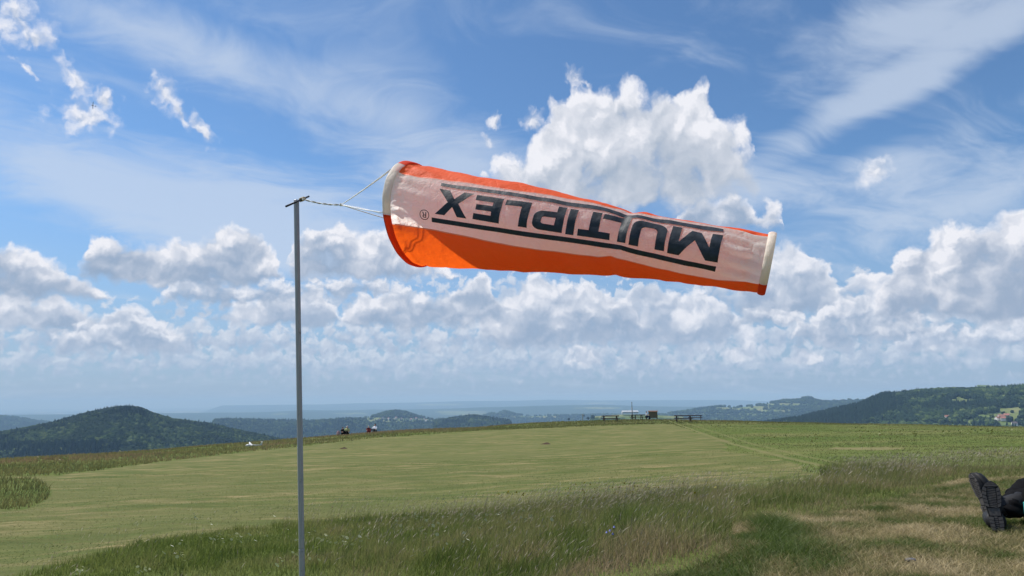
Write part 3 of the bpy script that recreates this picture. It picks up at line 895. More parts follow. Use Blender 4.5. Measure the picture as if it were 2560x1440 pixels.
prof = [col_profile(*c) for c in COLS]
PA = np.array([p[0] for p in prof]); PZ = np.array([p[1] for p in prof])
AZG = np.arange(-60, 60.01, 0.5)
TZ = np.array([[np.interp(a, PA, PZ[:, j]) for j in range(len(RG))] for a in AZG])
ker = np.exp(-np.linspace(-2, 2, 25) ** 2); ker /= ker.sum()
TZ = np.apply_along_axis(lambda v: np.convolve(np.pad(v, 12, 'edge'), ker, 'valid'), 0, TZ)
kr = np.array([1, 2, 3, 2, 1.0]); kr /= kr.sum()
TZ = np.apply_along_axis(lambda v: np.convolve(np.pad(v, 2, 'edge'), kr, 'valid'), 1, TZ)
lrg = np.log(RG + 1.0)


def terrain(x, y):
    x = np.asarray(x, float); y = np.asarray(y, float)
    r = np.hypot(x, y); az = np.degrees(np.arctan2(x, y))
    aa = np.abs(az)
    az = np.where(aa > 60, np.sign(az) * 60, az)
    fi = (np.clip(az, -60, 59.99) + 60) / 0.5; i = np.floor(fi).astype(int); u = fi - i
    j = np.clip(np.searchsorted(RG, r) - 1, 0, len(RG) - 2)
    v = np.clip((r - RG[j]) / (RG[j + 1] - RG[j]), 0, 1)
    z = (TZ[i, j] * (1 - u) + TZ[i + 1, j] * u) * (1 - v) + (TZ[i, j + 1] * (1 - u) + TZ[i + 1, j + 1] * u) * v
    # behind the viewer the hilltop is level
    back = np.clip((aa - 60) / 40, 0, 1)
    z = z * (1 - back) + back * np.where(r > 100, -(r - 100) * 0.2, 0.0)
    b = np.clip((r - 1.5) / 3, 0, 1)
    return z + b * ((fbm(x * 0.9, y * 0.9, 3, 21) - 0.5) * 0.10 + (fbm(x * 0.12, y * 0.12, 2, 22) - 0.5) * 0.25 * np.clip(r / 40, 0, 1))


def to_px(x, y, z):
    """photo coordinates of world points, used to read land cover off the traced outlines"""
    q = np.stack([x, y, z - H0], -1) @ CM
    d = np.maximum(-q[..., 2], 1e-6)
    return 1280 + F_PX * q[..., 0] / d, 720 - F_PX * q[..., 1] / d, -q[..., 2] > 0


NEAR = np.array([(-900, 1500), (-300, 1440), (0, 1412), (200, 1364), (400, 1320), (600, 1298), (750, 1290), (1000, 1267), (1280, 1238), (1500, 1214), (1700, 1199), (1900, 1186), (2100, 1166), (2300, 1150), (2560, 1135), (3400, 1110)], float)
FAR = np.array([(-900, 1260), (0, 1183), (150, 1180), (230, 1170), (330, 1158), (600, 1127), (700, 1118), (950, 1090), (1200, 1073), (1500, 1060), (1660, 1054), (1690, 1057), (1720, 1066), (1800, 1090), (1900, 1118), (2050, 1156), (2170, 1185), (2400, 1260), (3400, 1500)], float)
DRY = np.array([(1400, 1470), (1560, 1440), (1720, 1405), (1830, 1350), (1800, 1318), (1900, 1290), (2060, 1272), (2220, 1240), (2400, 1196), (2560, 1180), (3400, 1150)], float)


def covers(x, y):
    """land cover weights: mown meadow, short dry turf, wheel track"""
    z = terrain(x, y); r = np.hypot(x, y); az = np.degrees(np.arctan2(x, y))
    px, py, ok = to_px(x, y, z + 0.11 + 0.11 * np.clip((az + 15) / 25, 0, 1))
    ok &= (np.abs(az) < 55)
    jit = (fbm(x * 1.2, y * 1.2, 3, 31) - 0.5) * 16
    jr = (fbm(x * 0.25, y * 0.12, 3, 33) - 0.5) * 60 * np.clip((px - 1650) / 100, 0, 1)
    n = np.interp(px, NEAR[:, 0], NEAR[:, 1]); f = np.interp(px, FAR[:, 0], FAR[:, 1])
    mown = ok & (py + jit < n) & (py > f + 0.15 * jit + jr * np.clip((py - 1050) / 60, 0, 1))
    isl = (px < 128 - (np.abs(py - 1220) / 36.0) ** 2 * 60) & (py > 1187) & (py < 1258)
    mown &= ~isl
    px0, py0, _ = to_px(x, y, z + 0.03)
    dry = ok & (py0 + jit * 1.6 > np.interp(px0, DRY[:, 0], DRY[:, 1])) & (px0 > 1400)
    # the wheel tracks run from the benches down beside the mown field
    tr = np.array([(1640, 1048), (1672, 1052), (1735, 1075), (1830, 1108), (1960, 1140), (2110, 1172)], float)
    d1 = np.abs(px0 - np.interp(py0, tr[:, 1], tr[:, 0])) / np.maximum(3, (py0 - 1040) * 0.13)
    d2 = np.abs(px0 - 26 - np.interp(py0, tr[:, 1], tr[:, 0]) - (py0 - 1048) * 0.4) / np.maximum(3, (py0 - 1040) * 0.10)
    path = np.where(ok & (py0 > 1047) & (py0 < 1180), np.maximum(np.clip(1.3 - d1, 0, 1), np.clip(1.2 - d2, 0, 1) * 0.8) * 0.6, 0)
    path = np.maximum(path, 0.8 * (ok & (((px0 - 2165) / 95) ** 2 + ((py0 + jit * 0.2 - 1119) / 3.2) ** 2 < 1)))
    return mown, dry, path, px0, py0


def polar_sheet(azs, rs):
    A_, R_ = np.meshgrid(np.radians(azs), rs, indexing='ij')
    return (R_ * np.sin(A_)), (R_ * np.cos(A_))


azs = np.concatenate([np.arange(-180, -56, 4.0), np.arange(-56, 56, 0.18), np.arange(56, 181, 4.0)])
rs = np.concatenate([[0.05, 0.8, 1.6, 2.4], np.geomspace(3.0, 150, 330), np.geomspace(153, 1300, 40)])
gx, gy = polar_sheet(azs, rs)
gz = terrain(gx, gy)
gm, gd, gp, _, _ = covers(gx, gy)
cov = np.stack([gm.astype(float), gd.astype(float), gp], -1).reshape(-1, 3)

t = MT('meadow')
pos = t.geo_pos()
cv = t.n('ShaderNodeSeparateColor'); t.l(t.attr('cover'), cv.inputs[0])
big = t.noise(t.geo_pos((0.10, 0.16, 0.1), 0.3), 1.0, 4, 0.6)
mid = t.noise(pos, 1.6, 5, 0.6); fine = t.noise(pos, 22, 5, 0.7)
streak = t.noise(t.geo_pos((0.55, 2.1, 1.0), R(-20)), 0.80, 6, 0.70)
streak2 = t.noise(t.geo_pos((0.16, 1.1, 1.0), R(-10)), 0.5, 4, 0.6)
sfine = t.noise(t.geo_pos((2.5, 13, 1.0), R(-14)), 0.7, 5, 0.7)
mow = t.ramp(streak, [(0.38, (0.055, 0.088, 0.019)), (0.46, (0.090, 0.122, 0.030)), (0.515, (0.150, 0.150, 0.052)), (0.60, (0.265, 0.215, 0.105))])
mow = t.mix(t.rng(streak2, 0.44, 0.60, 0.0, 0.75), mow, (0.118, 0.132, 0.044))
mow = t.mix(t.rng(sfine, 0.38, 0.60, 0.0, 0.75), mow, (0.085, 0.098, 0.030))
mow = t.mix(t.rng(fine, 0.3, 0.7, 0.0, 0.25), mow, (0.20, 0.18, 0.08))
tall = t.ramp(big, [(0.35, (0.085, 0.120, 0.028)), (0.5, (0.120, 0.145, 0.040)), (0.65, (0.165, 0.160, 0.062))])
tall = t.mix(t.rng(mid, 0.35, 0.7, 0, 0.6), tall, (0.070, 0.100, 0.022))
dry = t.ramp(mid, [(0.32, (0.060, 0.075, 0.022)), (0.48, (0.120, 0.110, 0.045)), (0.62, (0.210, 0.170, 0.085))])
dry = t.mix(t.rng(fine, 0.3, 0.7, 0, 0.5), dry, (0.10, 0.085, 0.04))
g_ = t.mix(cv.outputs[0], tall, mow); g_ = t.mix(cv.outputs[1], g_, dry)
g_ = t.mix(cv.outputs[2], g_, (0.190, 0.165, 0.080))
M['meadow'] = t.out(t.principled(g_, 0.95, 0, t.bump(t.math('ADD', fine, t.math('MULTIPLY', sfine, 1.2)), 0.8, 0.03), 0.08))
ground = mesh_np('ground', np.stack([gx, gy, gz], -1).reshape(-1, 3), grid_faces(len(azs), len(rs)).ravel(), M['meadow'], None, True,
                 attrs={'cover': cov}, nper=np.full((len(azs) - 1) * (len(rs) - 1), 4))
tag(ground, kind='structure')

# ------------------------------------------------------------------ grass
t = MT('grass_blade')
bc = t.attr('tint')
gl = t.principled(bc, 0.55, 0, None, 0.25)
tr_ = t.n('ShaderNodeBsdfTranslucent'); t.l(bc, tr_.inputs[0])
mx_ = t.n('ShaderNodeMixShader'); mx_.inputs[0].default_value = 0.45
t.l(gl.outputs[0], mx_.inputs[1]); t.l(tr_.outputs[0], mx_.inputs[2])
M['grass'] = t.out(mx_)

WIND = np.array([math.sin(R(112)), math.cos(R(112))])


def scatter(n, r0, r1, a0, a1, power=1.0):
    """points spread over a sector; power < 2 crowds them nearer the viewer than even spacing"""
    u = rng.random(n); r = (r0 ** power + u * (r1 ** power - r0 ** power)) ** (1 / power)
    a = np.radians(a0 + rng.random(n) * (a1 - a0))
    return r * np.sin(a), r * np.cos(a), r


def blades(name, x, y, h, w, lean, tint, label=None, head=None, head_tint=None, head_w=None, wind=0.5, zoff=-0.01):
    """one mesh of curved grass blades; where head is set, the stem ends in a seed head"""
    n = len(x)
    z = terrain(x, y) + zoff
    fa = rng.random(n) * 2 * math.pi
    lx = np.cos(fa) * lean * (1 - wind) + WIND[0] * lean * wind; ly = np.sin(fa) * lean * (1 - wind) + WIND[1] * lean * wind
    lx, ly = lx * h, ly * h
    view = np.arctan2(x, y); ba = -view + (rng.random(n) - 0.5) * 2.2
    wx, wy = np.cos(ba) * w / 2, np.sin(ba) * w / 2
    P0 = np.stack([x, y, z], -1)
    def at(k): return P0 + np.stack([lx * k ** 1.8, ly * k ** 1.8, h * k * (1 - 0.18 * lean * k)], -1)
    W_ = np.stack([wx, wy, 0 * wx], -1)
    mid_, top_ = at(0.5), at(1.0)
    if head is None:
        V = np.stack([P0 - W_, P0 + W_, mid_ + W_ * 0.75, mid_ - W_ * 0.75, top_], 1)
        F = np.array([[0, 1, 2, 3]]); T = np.array([[3, 2, 4]])
        base = np.arange(n)[:, None] * 5
        idx = np.concatenate([base + F, base + T], 1).ravel(); nper = np.tile([4, 3], n)
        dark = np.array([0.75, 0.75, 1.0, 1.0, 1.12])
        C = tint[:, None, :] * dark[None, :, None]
    else:
        H1, H2 = at(0.86), at(0.93)
        hw = np.stack([wx, wy, 0 * wx], -1) / np.maximum(w, 1e-6)[:, None] * head_w[:, None] / 2
        V = np.stack([P0 - W_ * 0.5, P0 + W_ * 0.5, H1 + W_ * 0.4, H1 - W_ * 0.4, H2 + hw, H2 - hw, top_], 1)
        base = np.arange(n)[:, None] * 7
        idx = np.concatenate([base + np.array([[0, 1, 2, 3]]), base + np.array([[3, 2, 4, 5]]), base + np.array([[5, 4, 6]])], 1).ravel()
        nper = np.tile([4, 4, 3], n)
        C = np.concatenate([np.repeat(tint[:, None, :], 3, 1), np.repeat(tint[:, None, :], 1, 1), np.repeat(head_tint[:, None, :], 3, 1)], 1)
    o = mesh_np(name, V.reshape(-1, 3), idx, M['grass'], None, False, attrs={'tint': C.reshape(-1, 3)}, nper=nper)
    tag(o, kind='stuff')
    return o


def tints(n, stops, v, jit=0.18):
    v = np.clip(v, 0, 1); s = np.array(stops)
    k = np.linspace(0, 1, len(s))
    c = np.stack([np.interp(v, k, s[:, i]) for i in range(3)], -1)
    return np.clip(c * (1 + (rng.random((n, 1)) - 0.5) * 2 * jit), 0.002, 0.9)


GREENS = [(0.075, 0.112, 0.022), (0.130, 0.170, 0.038), (0.200, 0.215, 0.068), (0.270, 0.225, 0.110), (0.33, 0.25, 0.15)]
STRAW = [(0.135, 0.150, 0.050), (0.235, 0.205, 0.090), (0.34, 0.28, 0.145), (0.44, 0.36, 0.21)]
BROWN = [(0.075, 0.085, 0.028), (0.110, 0.095, 0.042), (0.150, 0.110, 0.062)]
QUALITY = 1.0
# the uncut meadow close by
n = int(330000 * QUALITY)
x, y, r = scatter(n, 3.3, 12.5, -44, 44, 1.25)
m, d, p, px, py = covers(x, y)
k = ~m & ~d & (p < 0.2); x, y, r, px, py = x[k], y[k], r[k], px[k], py[k]
nn_ = len(x); patch = fbm(x * 0.7, y * 0.7, 3, 41); patch2 = fbm(x * 2.2 + 9, y * 2.2, 3, 43)
side = np.clip((px - 700) / 1500, 0, 1)
tuft = np.exp(-(((px - 1925) / 75) ** 2 + ((py - 1320) / 30) ** 2)) + 0.8 * np.exp(-(((px - 1560) / 60) ** 2 + ((py - 1330) / 35) ** 2)) + np.exp(-(((px - 1780) / 40) ** 2 + ((py - 1420) / 25) ** 2))
edge_ = np.clip((np.interp(px, DRY[:, 0], DRY[:, 1]) - py) / 60.0, 0.25, 1.0)
h = (0.045 + 0.085 * patch + 0.125 * side + 0.08 * tuft) * (0.45 + 0.85 * rng.random(nn_)) * edge_
v = 0.18 + 1.0 * (patch2 - 0.38) + 0.45 * rng.random(nn_) ** 2 * (0.4 + side) - 0.5 * tuft + 0.45 * np.clip((py - 1330) / 80, 0, 1) * np.clip((px - 1150) / 300, 0, 1) * (patch2 > 0.42)
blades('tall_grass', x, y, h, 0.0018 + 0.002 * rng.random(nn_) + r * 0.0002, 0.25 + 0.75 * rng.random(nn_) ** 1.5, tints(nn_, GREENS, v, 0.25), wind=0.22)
# flowering stems with seed heads, thick along a belt that crosses the picture
n = 42000
x, y, r = scatter(n, 3.4, 12.5, -44, 44, 1.5)
m, d, p, px, py = covers(x, y)
belt = np.interp(px, [700, 1000, 1300, 1600, 1900, 2300, 2560], [1470, 1400, 1330, 1262, 1215, 1180, 1170])
w_ = np.exp(-((py - belt) / 42) ** 2) * np.clip((px - 650) / 300, 0, 1) + 0.16 * (px > 700) + 0.05
k = ~m & ~d & (rng.random(n) < w_ * (0.3 + 1.4 * (fbm(x, y, 3, 55) > 0.5))); x, y, r = x[k], y[k], r[k]; nn_ = len(x)
hw_ = 0.004 + 0.005 * rng.random(nn_) + r * 0.0002
blades('seed_heads', x, y, 0.20 + 0.18 * rng.random(nn_), np.full(nn_, 0.0016) + r * 0.00010, 0.35 + 0.6 * rng.random(nn_),
       tints(nn_, [(0.12, 0.12, 0.05), (0.20, 0.18, 0.09)], rng.random(nn_)), head=True,
       head_tint=tints(nn_, [(0.20, 0.155, 0.13), (0.34, 0.29, 0.23), (0.46, 0.42, 0.33)], rng.random(nn_)), head_w=hw_, wind=0.6)
# short dry turf at the right
n = int(260000 * QUALITY)
x, y, r = scatter(n, 3.3, 9.5, 4, 44, 1.3)
m, d, p, px, py = covers(x, y)
k = d; x, y, r, px, py = x[k], y[k], r[k], px[k], py[k]; nn_ = len(x)
pt = fbm(x * 1.3, y * 1.3, 4, 61)
gt = 0.7 * np.exp(-(((px - 2060) / 70) ** 2 + ((py - 1325) / 14) ** 2)) + np.exp(-(((px - 1930) / 55) ** 2 + ((py - 1310) / 22) ** 2))
pt2 = fbm(x * 4.5 + 2, y * 3.0, 3, 63)
v = 0.34 + 1.2 * (pt - 0.44) + 1.9 * (pt2 - 0.5) + 0.55 * (rng.random(nn_) - 0.5) - 0.7 * gt
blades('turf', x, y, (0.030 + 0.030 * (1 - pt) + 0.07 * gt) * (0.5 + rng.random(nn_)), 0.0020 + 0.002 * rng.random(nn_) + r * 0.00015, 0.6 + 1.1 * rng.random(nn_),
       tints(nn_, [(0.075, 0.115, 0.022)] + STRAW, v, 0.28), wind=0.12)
# mown meadow: stubble that thins out with distance
n = int(90000 * QUALITY)
x, y, r = scatter(n, 6.0, 26, -44, 40, 0.8)
m, d, p, px, py = covers(x, y); k = m; x, y, r = x[k], y[k], r[k]; nn_ = len(x)
ca, sa = math.cos(R(-14)), math.sin(R(-14))
sx, sy = (x * ca - y * sa), (x * sa + y * ca)
st = fbm(sx * 0.25, sy * 1.5, 4, 71)
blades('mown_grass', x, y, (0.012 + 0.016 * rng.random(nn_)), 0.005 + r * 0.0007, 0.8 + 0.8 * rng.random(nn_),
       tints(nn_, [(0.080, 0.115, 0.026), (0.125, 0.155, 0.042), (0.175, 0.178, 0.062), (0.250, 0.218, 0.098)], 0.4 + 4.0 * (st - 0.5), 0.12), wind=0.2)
# uncut grass farther off, reddish with seed heads along the crest
n = int(250000 * QUALITY)
x, y, r = scatter(n, 11, 135, -46, 46, 0.75)
m, d, p, px, py = covers(x, y); k = ~m & ~d & (p < 0.2); x, y, r, px, py = x[k], y[k], r[k], px[k], py[k]; nn_ = len(x)
pt = fbm(x * 0.16, y * 0.16, 4, 81)
leftb = np.clip((1500 - px) / 500, 0, 1) * np.clip((r - 25) / 20, 0, 1)
stops = [(0.088, 0.108, 0.034), (0.130, 0.140, 0.052), (0.190, 0.180, 0.070), (0.225, 0.165, 0.092)]
v = 0.05 + 1.2 * (pt - 0.3) + 0.45 * leftb + 0.4 * rng.random(nn_) - 0.25 + 0.25 * np.clip((r - 60) / 40, 0, 1)
rz_ = np.clip((px - 1600) / 150, 0, 1) * np.clip((95 - r) / 20, 0, 1)
zone = np.clip((px - 1750) / 400, 0, 1) * np.clip((py - 1085) / 50, 0, 1)
v = v * (1 - 0.5 * rz_) + rz_ * (0.22 + (fbm(x * 0.05 + 3, y * 0.22, 3, 91) - 0.5) * 1.4)
blades('far_meadow_grass', x, y, (0.08 + 0.15 * pt + 0.03 * leftb) * (0.5 + 0.8 * rng.random(nn_)) * (1 - 0.74 * rz_), 0.004 + r * 0.0006, 0.35 + 0.5 * rng.random(nn_), tints(nn_, stops, v, 0.10), wind=0.25)

# ------------------------------------------------------------------ flower heads
t = MT('flower_head'); fc = t.attr('tint')
M['flower'] = t.out(t.principled(fc, 0.7, 0, None, 0.1))


def flowers(name, x, y, h, rad, tint):
    n = len(x); z = terrain(x, y) + h
    a = np.linspace(0, 2 * math.pi, 7)[:-1]
    tilt = rng.random((n, 2)) * 0.9 - 0.45; tilt[:, 1] -= 0.55
    V = [np.stack([x, y, z], -1)]
    for q in a:
        dxy = np.stack([np.cos(q) * rad, np.sin(q) * rad], -1)
        V.append(np.stack([x + dxy[:, 0], y + dxy[:, 1], z - rad * 0.15 - (dxy * -tilt).sum(-1) * 1.2], -1))
    # stem
    V.append(np.stack([x - 0.0015, y, z - h], -1)); V.append(np.stack([x + 0.0015, y, z - h], -1)); V.append(np.stack([x, y, z - 0.002], -1))
    V = np.stack(V, 1); base = np.arange(n)[:, None] * 10
    tris = np.array([[0, i + 1, (i + 1) % 6 + 1] for i in range(6)] + [[7, 8, 9]])
    idx = (base[:, :, None] + tris[None]).reshape(-1)
    C = np.repeat(tint[:, None, :], 10, 1); C[:, 0] *= np.array([1.0, 0.93, 0.6]); C[:, 7:] = (0.06, 0.09, 0.02)
    o = mesh_np(name, V.reshape(-1, 3), idx, M['flower'], None, False, attrs={'tint': C.reshape(-1, 3)}, nper=np.full(n * 7, 3)); tag(o, kind='stuff')
    return o


def at_px(px, py, lift=0.0, rmax=400):
    """where a sight line of the photo meets the meadow"""
    d = ray(px, py); rr = np.geomspace(2.0, rmax, 3000); hz = math.hypot(d[0], d[1])
    X, Y = d[0] / hz * rr, d[1] / hz * rr; Z = H0 + d[2] / hz * rr
    zt = terrain(X, Y) + lift; i = np.argmax(Z < zt)
    if i == 0: i = int(np.argmin(np.abs(Z - zt)))
    return float(X[i]), float(Y[i]), float(terrain(X[i], Y[i]))


fx = []; FL_SPOTS = [(445, 1395, 40, 22, 11), (540, 1355, 60, 16, 16), (590, 1352, 25, 10, 10), (790, 1350, 60, 8, 14), (870, 1360, 22, 10, 9), (910, 1350, 20, 8, 7), (1030, 1300, 60, 16, 16), (1100, 1310, 70, 18, 22),
                     (1210, 1300, 70, 14, 12), (1100, 1262, 20, 6, 7), (1290, 1300, 60, 12, 9), (1400, 1270, 90, 20, 10), (1500, 1262, 70, 16, 10), (200, 1438, 15, 8, 6), (360, 1440, 20, 6, 7), (660, 1330, 160, 30, 10), (1680, 1240, 120, 16, 14), (760, 1410, 60, 20, 8), (500, 1302, 20, 6, 4), (1150, 1340, 100, 30, 10)]
for cx_, cy_, sx_, sy_, k_ in FL_SPOTS:
    for _ in range(k_): fx.append((cx_ + rng.normal() * sx_ * 0.6, cy_ + rng.normal() * sy_ * 0.6))
P_ = np.array([at_px(a, b, 0.15)[:2] for a, b in fx])
nF = len(P_); rr_ = np.hypot(P_[:, 0], P_[:, 1])
flowers('white_flowers', P_[:, 0], P_[:, 1], 0.15 + 0.06 * rng.random(nF), 0.008 + 0.006 * rng.random(nF), tints(nF, [(0.80, 0.80, 0.70), (0.90, 0.90, 0.86)], rng.random(nF), 0.05))
fy_ = [(1560 + rng.normal() * 90, 1222 + rng.normal() * 10) for _ in range(70)] + [(1300 + rng.normal() * 40, 1238 + rng.normal() * 5) for _ in range(22)] + [(120 + rng.normal() * 30, 1178 + rng.normal() * 4) for _ in range(10)]
P_ = np.array([at_px(a, b, 0.2)[:2] for a, b in fy_]); nF = len(P_)
flowers('yellow_flowers', P_[:, 0], P_[:, 1], 0.17 + 0.06 * rng.random(nF), 0.009 + 0.005 * rng.random(nF), tints(nF, [(0.45, 0.36, 0.05), (0.55, 0.48, 0.10)], rng.random(nF), 0.1))
# pale umbels on the far slope
um = []
for cx_, cy_, sx_, sy_, k_ in [(2490, 1082, 60, 6, 26), (2400, 1085, 60, 6, 12), (2230, 1098, 60, 5, 16), (1800, 1068, 20, 5, 12), (1920, 1100, 30, 5, 6), (2030, 1100, 30, 6, 12), (2290, 1095, 20, 5, 8), (150, 1150, 18, 3, 10), (95, 1152, 6, 2, 4), (300, 1131, 3, 2, 2), (855, 1098, 10, 3, 7), (880, 1100, 20, 3, 6), (960, 1092, 30, 3, 7), (2200, 1085, 100, 8, 14), (1440, 1056, 60, 2, 10)]:
    for _ in range(k_): um.append((cx_ + rng.normal() * sx_ * 0.6, cy_ + rng.normal() * sy_ * 0.6))
P_ = np.array([at_px(a, b, 0.3)[:2] for a, b in um]); nF = len(P_); rr_ = np.hypot(P_[:, 0], P_[:, 1])
flowers('umbel_flowers', P_[:, 0], P_[:, 1], 0.34 + 0.12 * rng.random(nF), 0.012 + rr_ * 0.0009, tints(nF, [(0.40, 0.40, 0.26), (0.55, 0.54, 0.42)], rng.random(nF), 0.1))

# ================================================================== distant land
BASE = -440.0
HAZE_TOP = 150.0


class Hill:
    """a ridge whose crest follows the traced skyline at its own real distance"""
    def __init__(s, crest, rc, front, back, base=BASE, tree=0.0, amp=60, seed=0, tilt=0.0):
        P = [(azel(px, py)) for px, py in crest]
        s.a = np.array([p[0] for p in P]); s.e = np.array([p[1] for p in P])
        s.rc, s.fr, s.bk, s.base, s.tree, s.amp, s.seed, s.tilt = rc, front, back, base, tree, amp, seed, tilt
    def rcz(s, az): return s.rc * (1 + s.tilt * (az - s.a.mean()))
    def z(s, az, r):
        az = np.asarray(az, float); rc = s.rcz(az)
        zc = H0 + rc * np.tan(np.radians(np.interp(az, s.a, s.e))) - s.tree
        edge = np.clip(np.minimum(az - s.a[0], s.a[-1] - az) / 1.5 + 0.0, 0, 1)
        zc = s.base + (zc - s.base) * edge
        d = r - rc; w = np.where(d < 0, s.fr, s.bk); q = np.exp(-(d / w) ** 2)
        arc = np.radians(az) * s.rc
        nz = (fbm(arc / (s.fr * 0.35) + s.seed, r / (s.fr * 0.9), 4, 100 + s.seed) - 0.5) * s.amp * np.clip(np.abs(d) / (s.fr * 0.35), 0, 1)
        zz = s.base + (zc - s.base) * q + nz * q
        return np.where(d < 0, np.minimum(zz, H0 + r * (zc - H0) / rc + 0.0), zz)
    def mesh(s, name, mat, na=260, nr=90, fields=()):
        az = np.linspace(s.a[0], s.a[-1], na)
        u = np.concatenate([np.linspace(-2.3, 0, int(nr * 0.75)), np.linspace(0.03, 2.2, nr - int(nr * 0.75))])
        A_ = az[:, None] + 0 * u[None]; R_ = s.rcz(A_) + np.where(u < 0, u * s.fr, u * s.bk)[None]
        R_ = np.maximum(R_, 600)
        Z = s.z(A_, R_); X, Y = R_ * np.sin(np.radians(A_)), R_ * np.cos(np.radians(A_))
        f = in_fields(X, Y, Z, fields).astype(float).reshape(-1)
        o = mesh_np(name, np.stack([X, Y, Z], -1).reshape(-1, 3), grid_faces(na, len(u)).ravel(), mat, None, True, attrs={'field': f}, nper=np.full((na - 1) * (len(u) - 1), 4))
        tag(o, kind='structure'); s.obj = o
        return o
    def hit(s, px, py):
        d = ray(px, py); az = math.degrees(math.atan2(d[0], d[1])); hz = math.hypot(d[0], d[1])
        rr = np.linspace(max(700, s.rc - 2.2 * s.fr), s.rc * 1.05, 4000)
        Z = H0 + d[2] / hz * rr; zt = s.z(az, rr); i = int(np.argmax(Z < zt))
        if i == 0: i = int(np.argmin(np.abs(Z - zt)))
        return d[0] / hz * rr[i], d[1] / hz * rr[i], float(zt[i])


def in_fields(X, Y, Z, fields):
    px, py, ok = to_px(X, Y, Z)
    m = np.zeros(np.shape(px), bool)
    wob = (fbm(px / 14.0, py / 5.0, 3, 7) - 0.5) * 0.9
    for cx_, cy_, a, b in fields: m |= ((px - cx_) / a) ** 2 + ((py - cy_) / b) ** 2 + wob < 1
    return m


t = MT('hill_land')
fa_ = t.attr('field', 'Fac')
n1 = t.noise(t.geo_pos((0.004, 0.004, 0.004)), 1.0, 5, 0.6); n2 = t.noise(t.geo_pos((0.03, 0.03, 0.03)), 1.0, 5, 0.6)
fl = t.ramp(n1, [(0.35, (0.085, 0.130, 0.040)), (0.5, (0.13, 0.165, 0.055)), (0.62, (0.20, 0.20, 0.09))], 'LINEAR')
fo = t.mix(t.rng(n2, 0.35, 0.65), (0.018, 0.036, 0.012), (0.036, 0.060, 0.020))
M['hill'] = t.out(t.principled(t.mix(fa_, fo, fl), 0.95, 0, t.bump(n2, 0.8, 12.0), 0.05))

t = MT('lowland')
vp = t.geo_pos((1 / 520.0, 1 / 760.0, 0.0), 0.4)
w_ = t.noise(t.geo_pos((0.0012, 0.0012, 0.0)), 1.0, 3, 0.6, 'Color')
va = t.n('ShaderNodeVectorMath', operation='ADD'); t.l(vp, va.inputs[0]); t.l(w_, va.inputs[1])
vo = t.n('ShaderNodeTexVoronoi'); vo.inputs['Scale'].default_value = 1.0; t.l(va.outputs[0], vo.inputs['Vector'])
sc_ = t.n('ShaderNodeSeparateColor'); t.l(vo.outputs['Color'], sc_.inputs[0])
cell = t.ramp(sc_.outputs[0], [(0.0, (0.07, 0.12, 0.035)), (0.35, (0.12, 0.17, 0.06)), (0.6, (0.20, 0.22, 0.10)), (0.8, (0.34, 0.30, 0.17)), (1.0, (0.10, 0.14, 0.05))], 'CONSTANT')
wood = t.rng(t.noise(t.geo_pos((0.00035, 0.00055, 0.0)), 1.0, 5, 0.62), 0.44, 0.50)
lowc = t.mix(wood, cell, (0.022, 0.042, 0.016))
M['lowland'] = t.out(t.principled(lowc, 0.95, 0, None, 0.03))

# rolling lowland out to the skyline
azp = np.arange(-52, 52.01, 0.35); rp = np.geomspace(900, 61000, 240)
gx, gy = polar_sheet(azp, rp)
gz = BASE - 5 + (fbm(gx / 2600.0, gy / 2600.0, 4, 201) - 0.5) * 150 * np.clip(gy / 9000, 0.2, 1.4) * np.clip((70000 - gy) / 40000, 0, 1)
low = mesh_np('lowland', np.stack([gx, gy, gz], -1).reshape(-1, 3), grid_faces(len(azp), len(rp)).ravel(), M['lowland'], None, True, nper=np.full((len(azp) - 1) * (len(rp) - 1), 4))
tag(low, kind='structure')
mb = MB(); mb.add([(-61500, -61500, BASE - 70), (61500, -61500, BASE - 70), (61500, 61500, BASE - 70), (-61500, 61500, BASE - 70)], [(0, 1, 2, 3)])
tag(mb.build('valley_floor', M['lowland']), kind='structure')

FIELDS_L = [(145, 1124, 26, 3.5), (20, 1131, 34, 4), (250, 1128, 14, 2), (10, 1105, 30, 3)]
FIELDS_R = [(2405, 1002, 32, 10), (2530, 992, 45, 7), (2555, 1012, 70, 5), (2550, 1032, 62, 15), (2470, 1042, 34, 9), (2425, 1052, 18, 8), (2395, 1066, 60, 6), (2510, 1050, 48, 9), (2560, 1058, 60, 12), (2430, 966, 22, 3), (2345, 1062, 40, 5), (2285, 1062, 26, 3), (2500, 1025, 22, 3), (2200, 1058, 30, 3), (2540, 1070, 60, 8)]
FIELDS_B = [(925, 1046, 40, 3), (1000, 1052, 90, 7), (1070, 1054, 40, 4), (870, 1047, 30, 2)]
FIELDS_F = [(1830, 1022, 45, 5), (1880, 1020, 60, 5), (1960, 1012, 60, 4), (1930, 1028, 50, 4), (1860, 1036, 60, 2.5), (2080, 1004, 30, 2), (1780, 1037, 80, 2.5), (2120, 1002, 18, 2), (1700, 1036, 60, 2)]
FIELDS_E = [(1250, 1046, 50, 2), (1330, 1042, 60, 3), (1400, 1038, 40, 2), (1590, 1037, 60, 3), (1700, 1038, 80, 3)]
hills = {}
hills['far_left'] = Hill([(-500, 1048), (-200, 1044), (0, 1040), (40, 1042), (90, 1052), (200, 1062)], 9000, 1800, 1500, tree=12, seed=2)
hills['plateau'] = Hill([(480, 1062), (520, 1051), (560, 1047), (640, 1049), (780, 1051), (850, 1047), (905, 1046), (1000, 1048), (1100, 1052), (1200, 1056), (1300, 1060)], 5400, 1500, 900, tree=14, seed=5)
hills['village_hill'] = Hill([(850, 1056), (905, 1044), (940, 1036), (965, 1028), (990, 1025), (1012, 1028), (1040, 1037), (1085, 1047), (1130, 1053)], 6100, 900, 700, tree=14, seed=8)
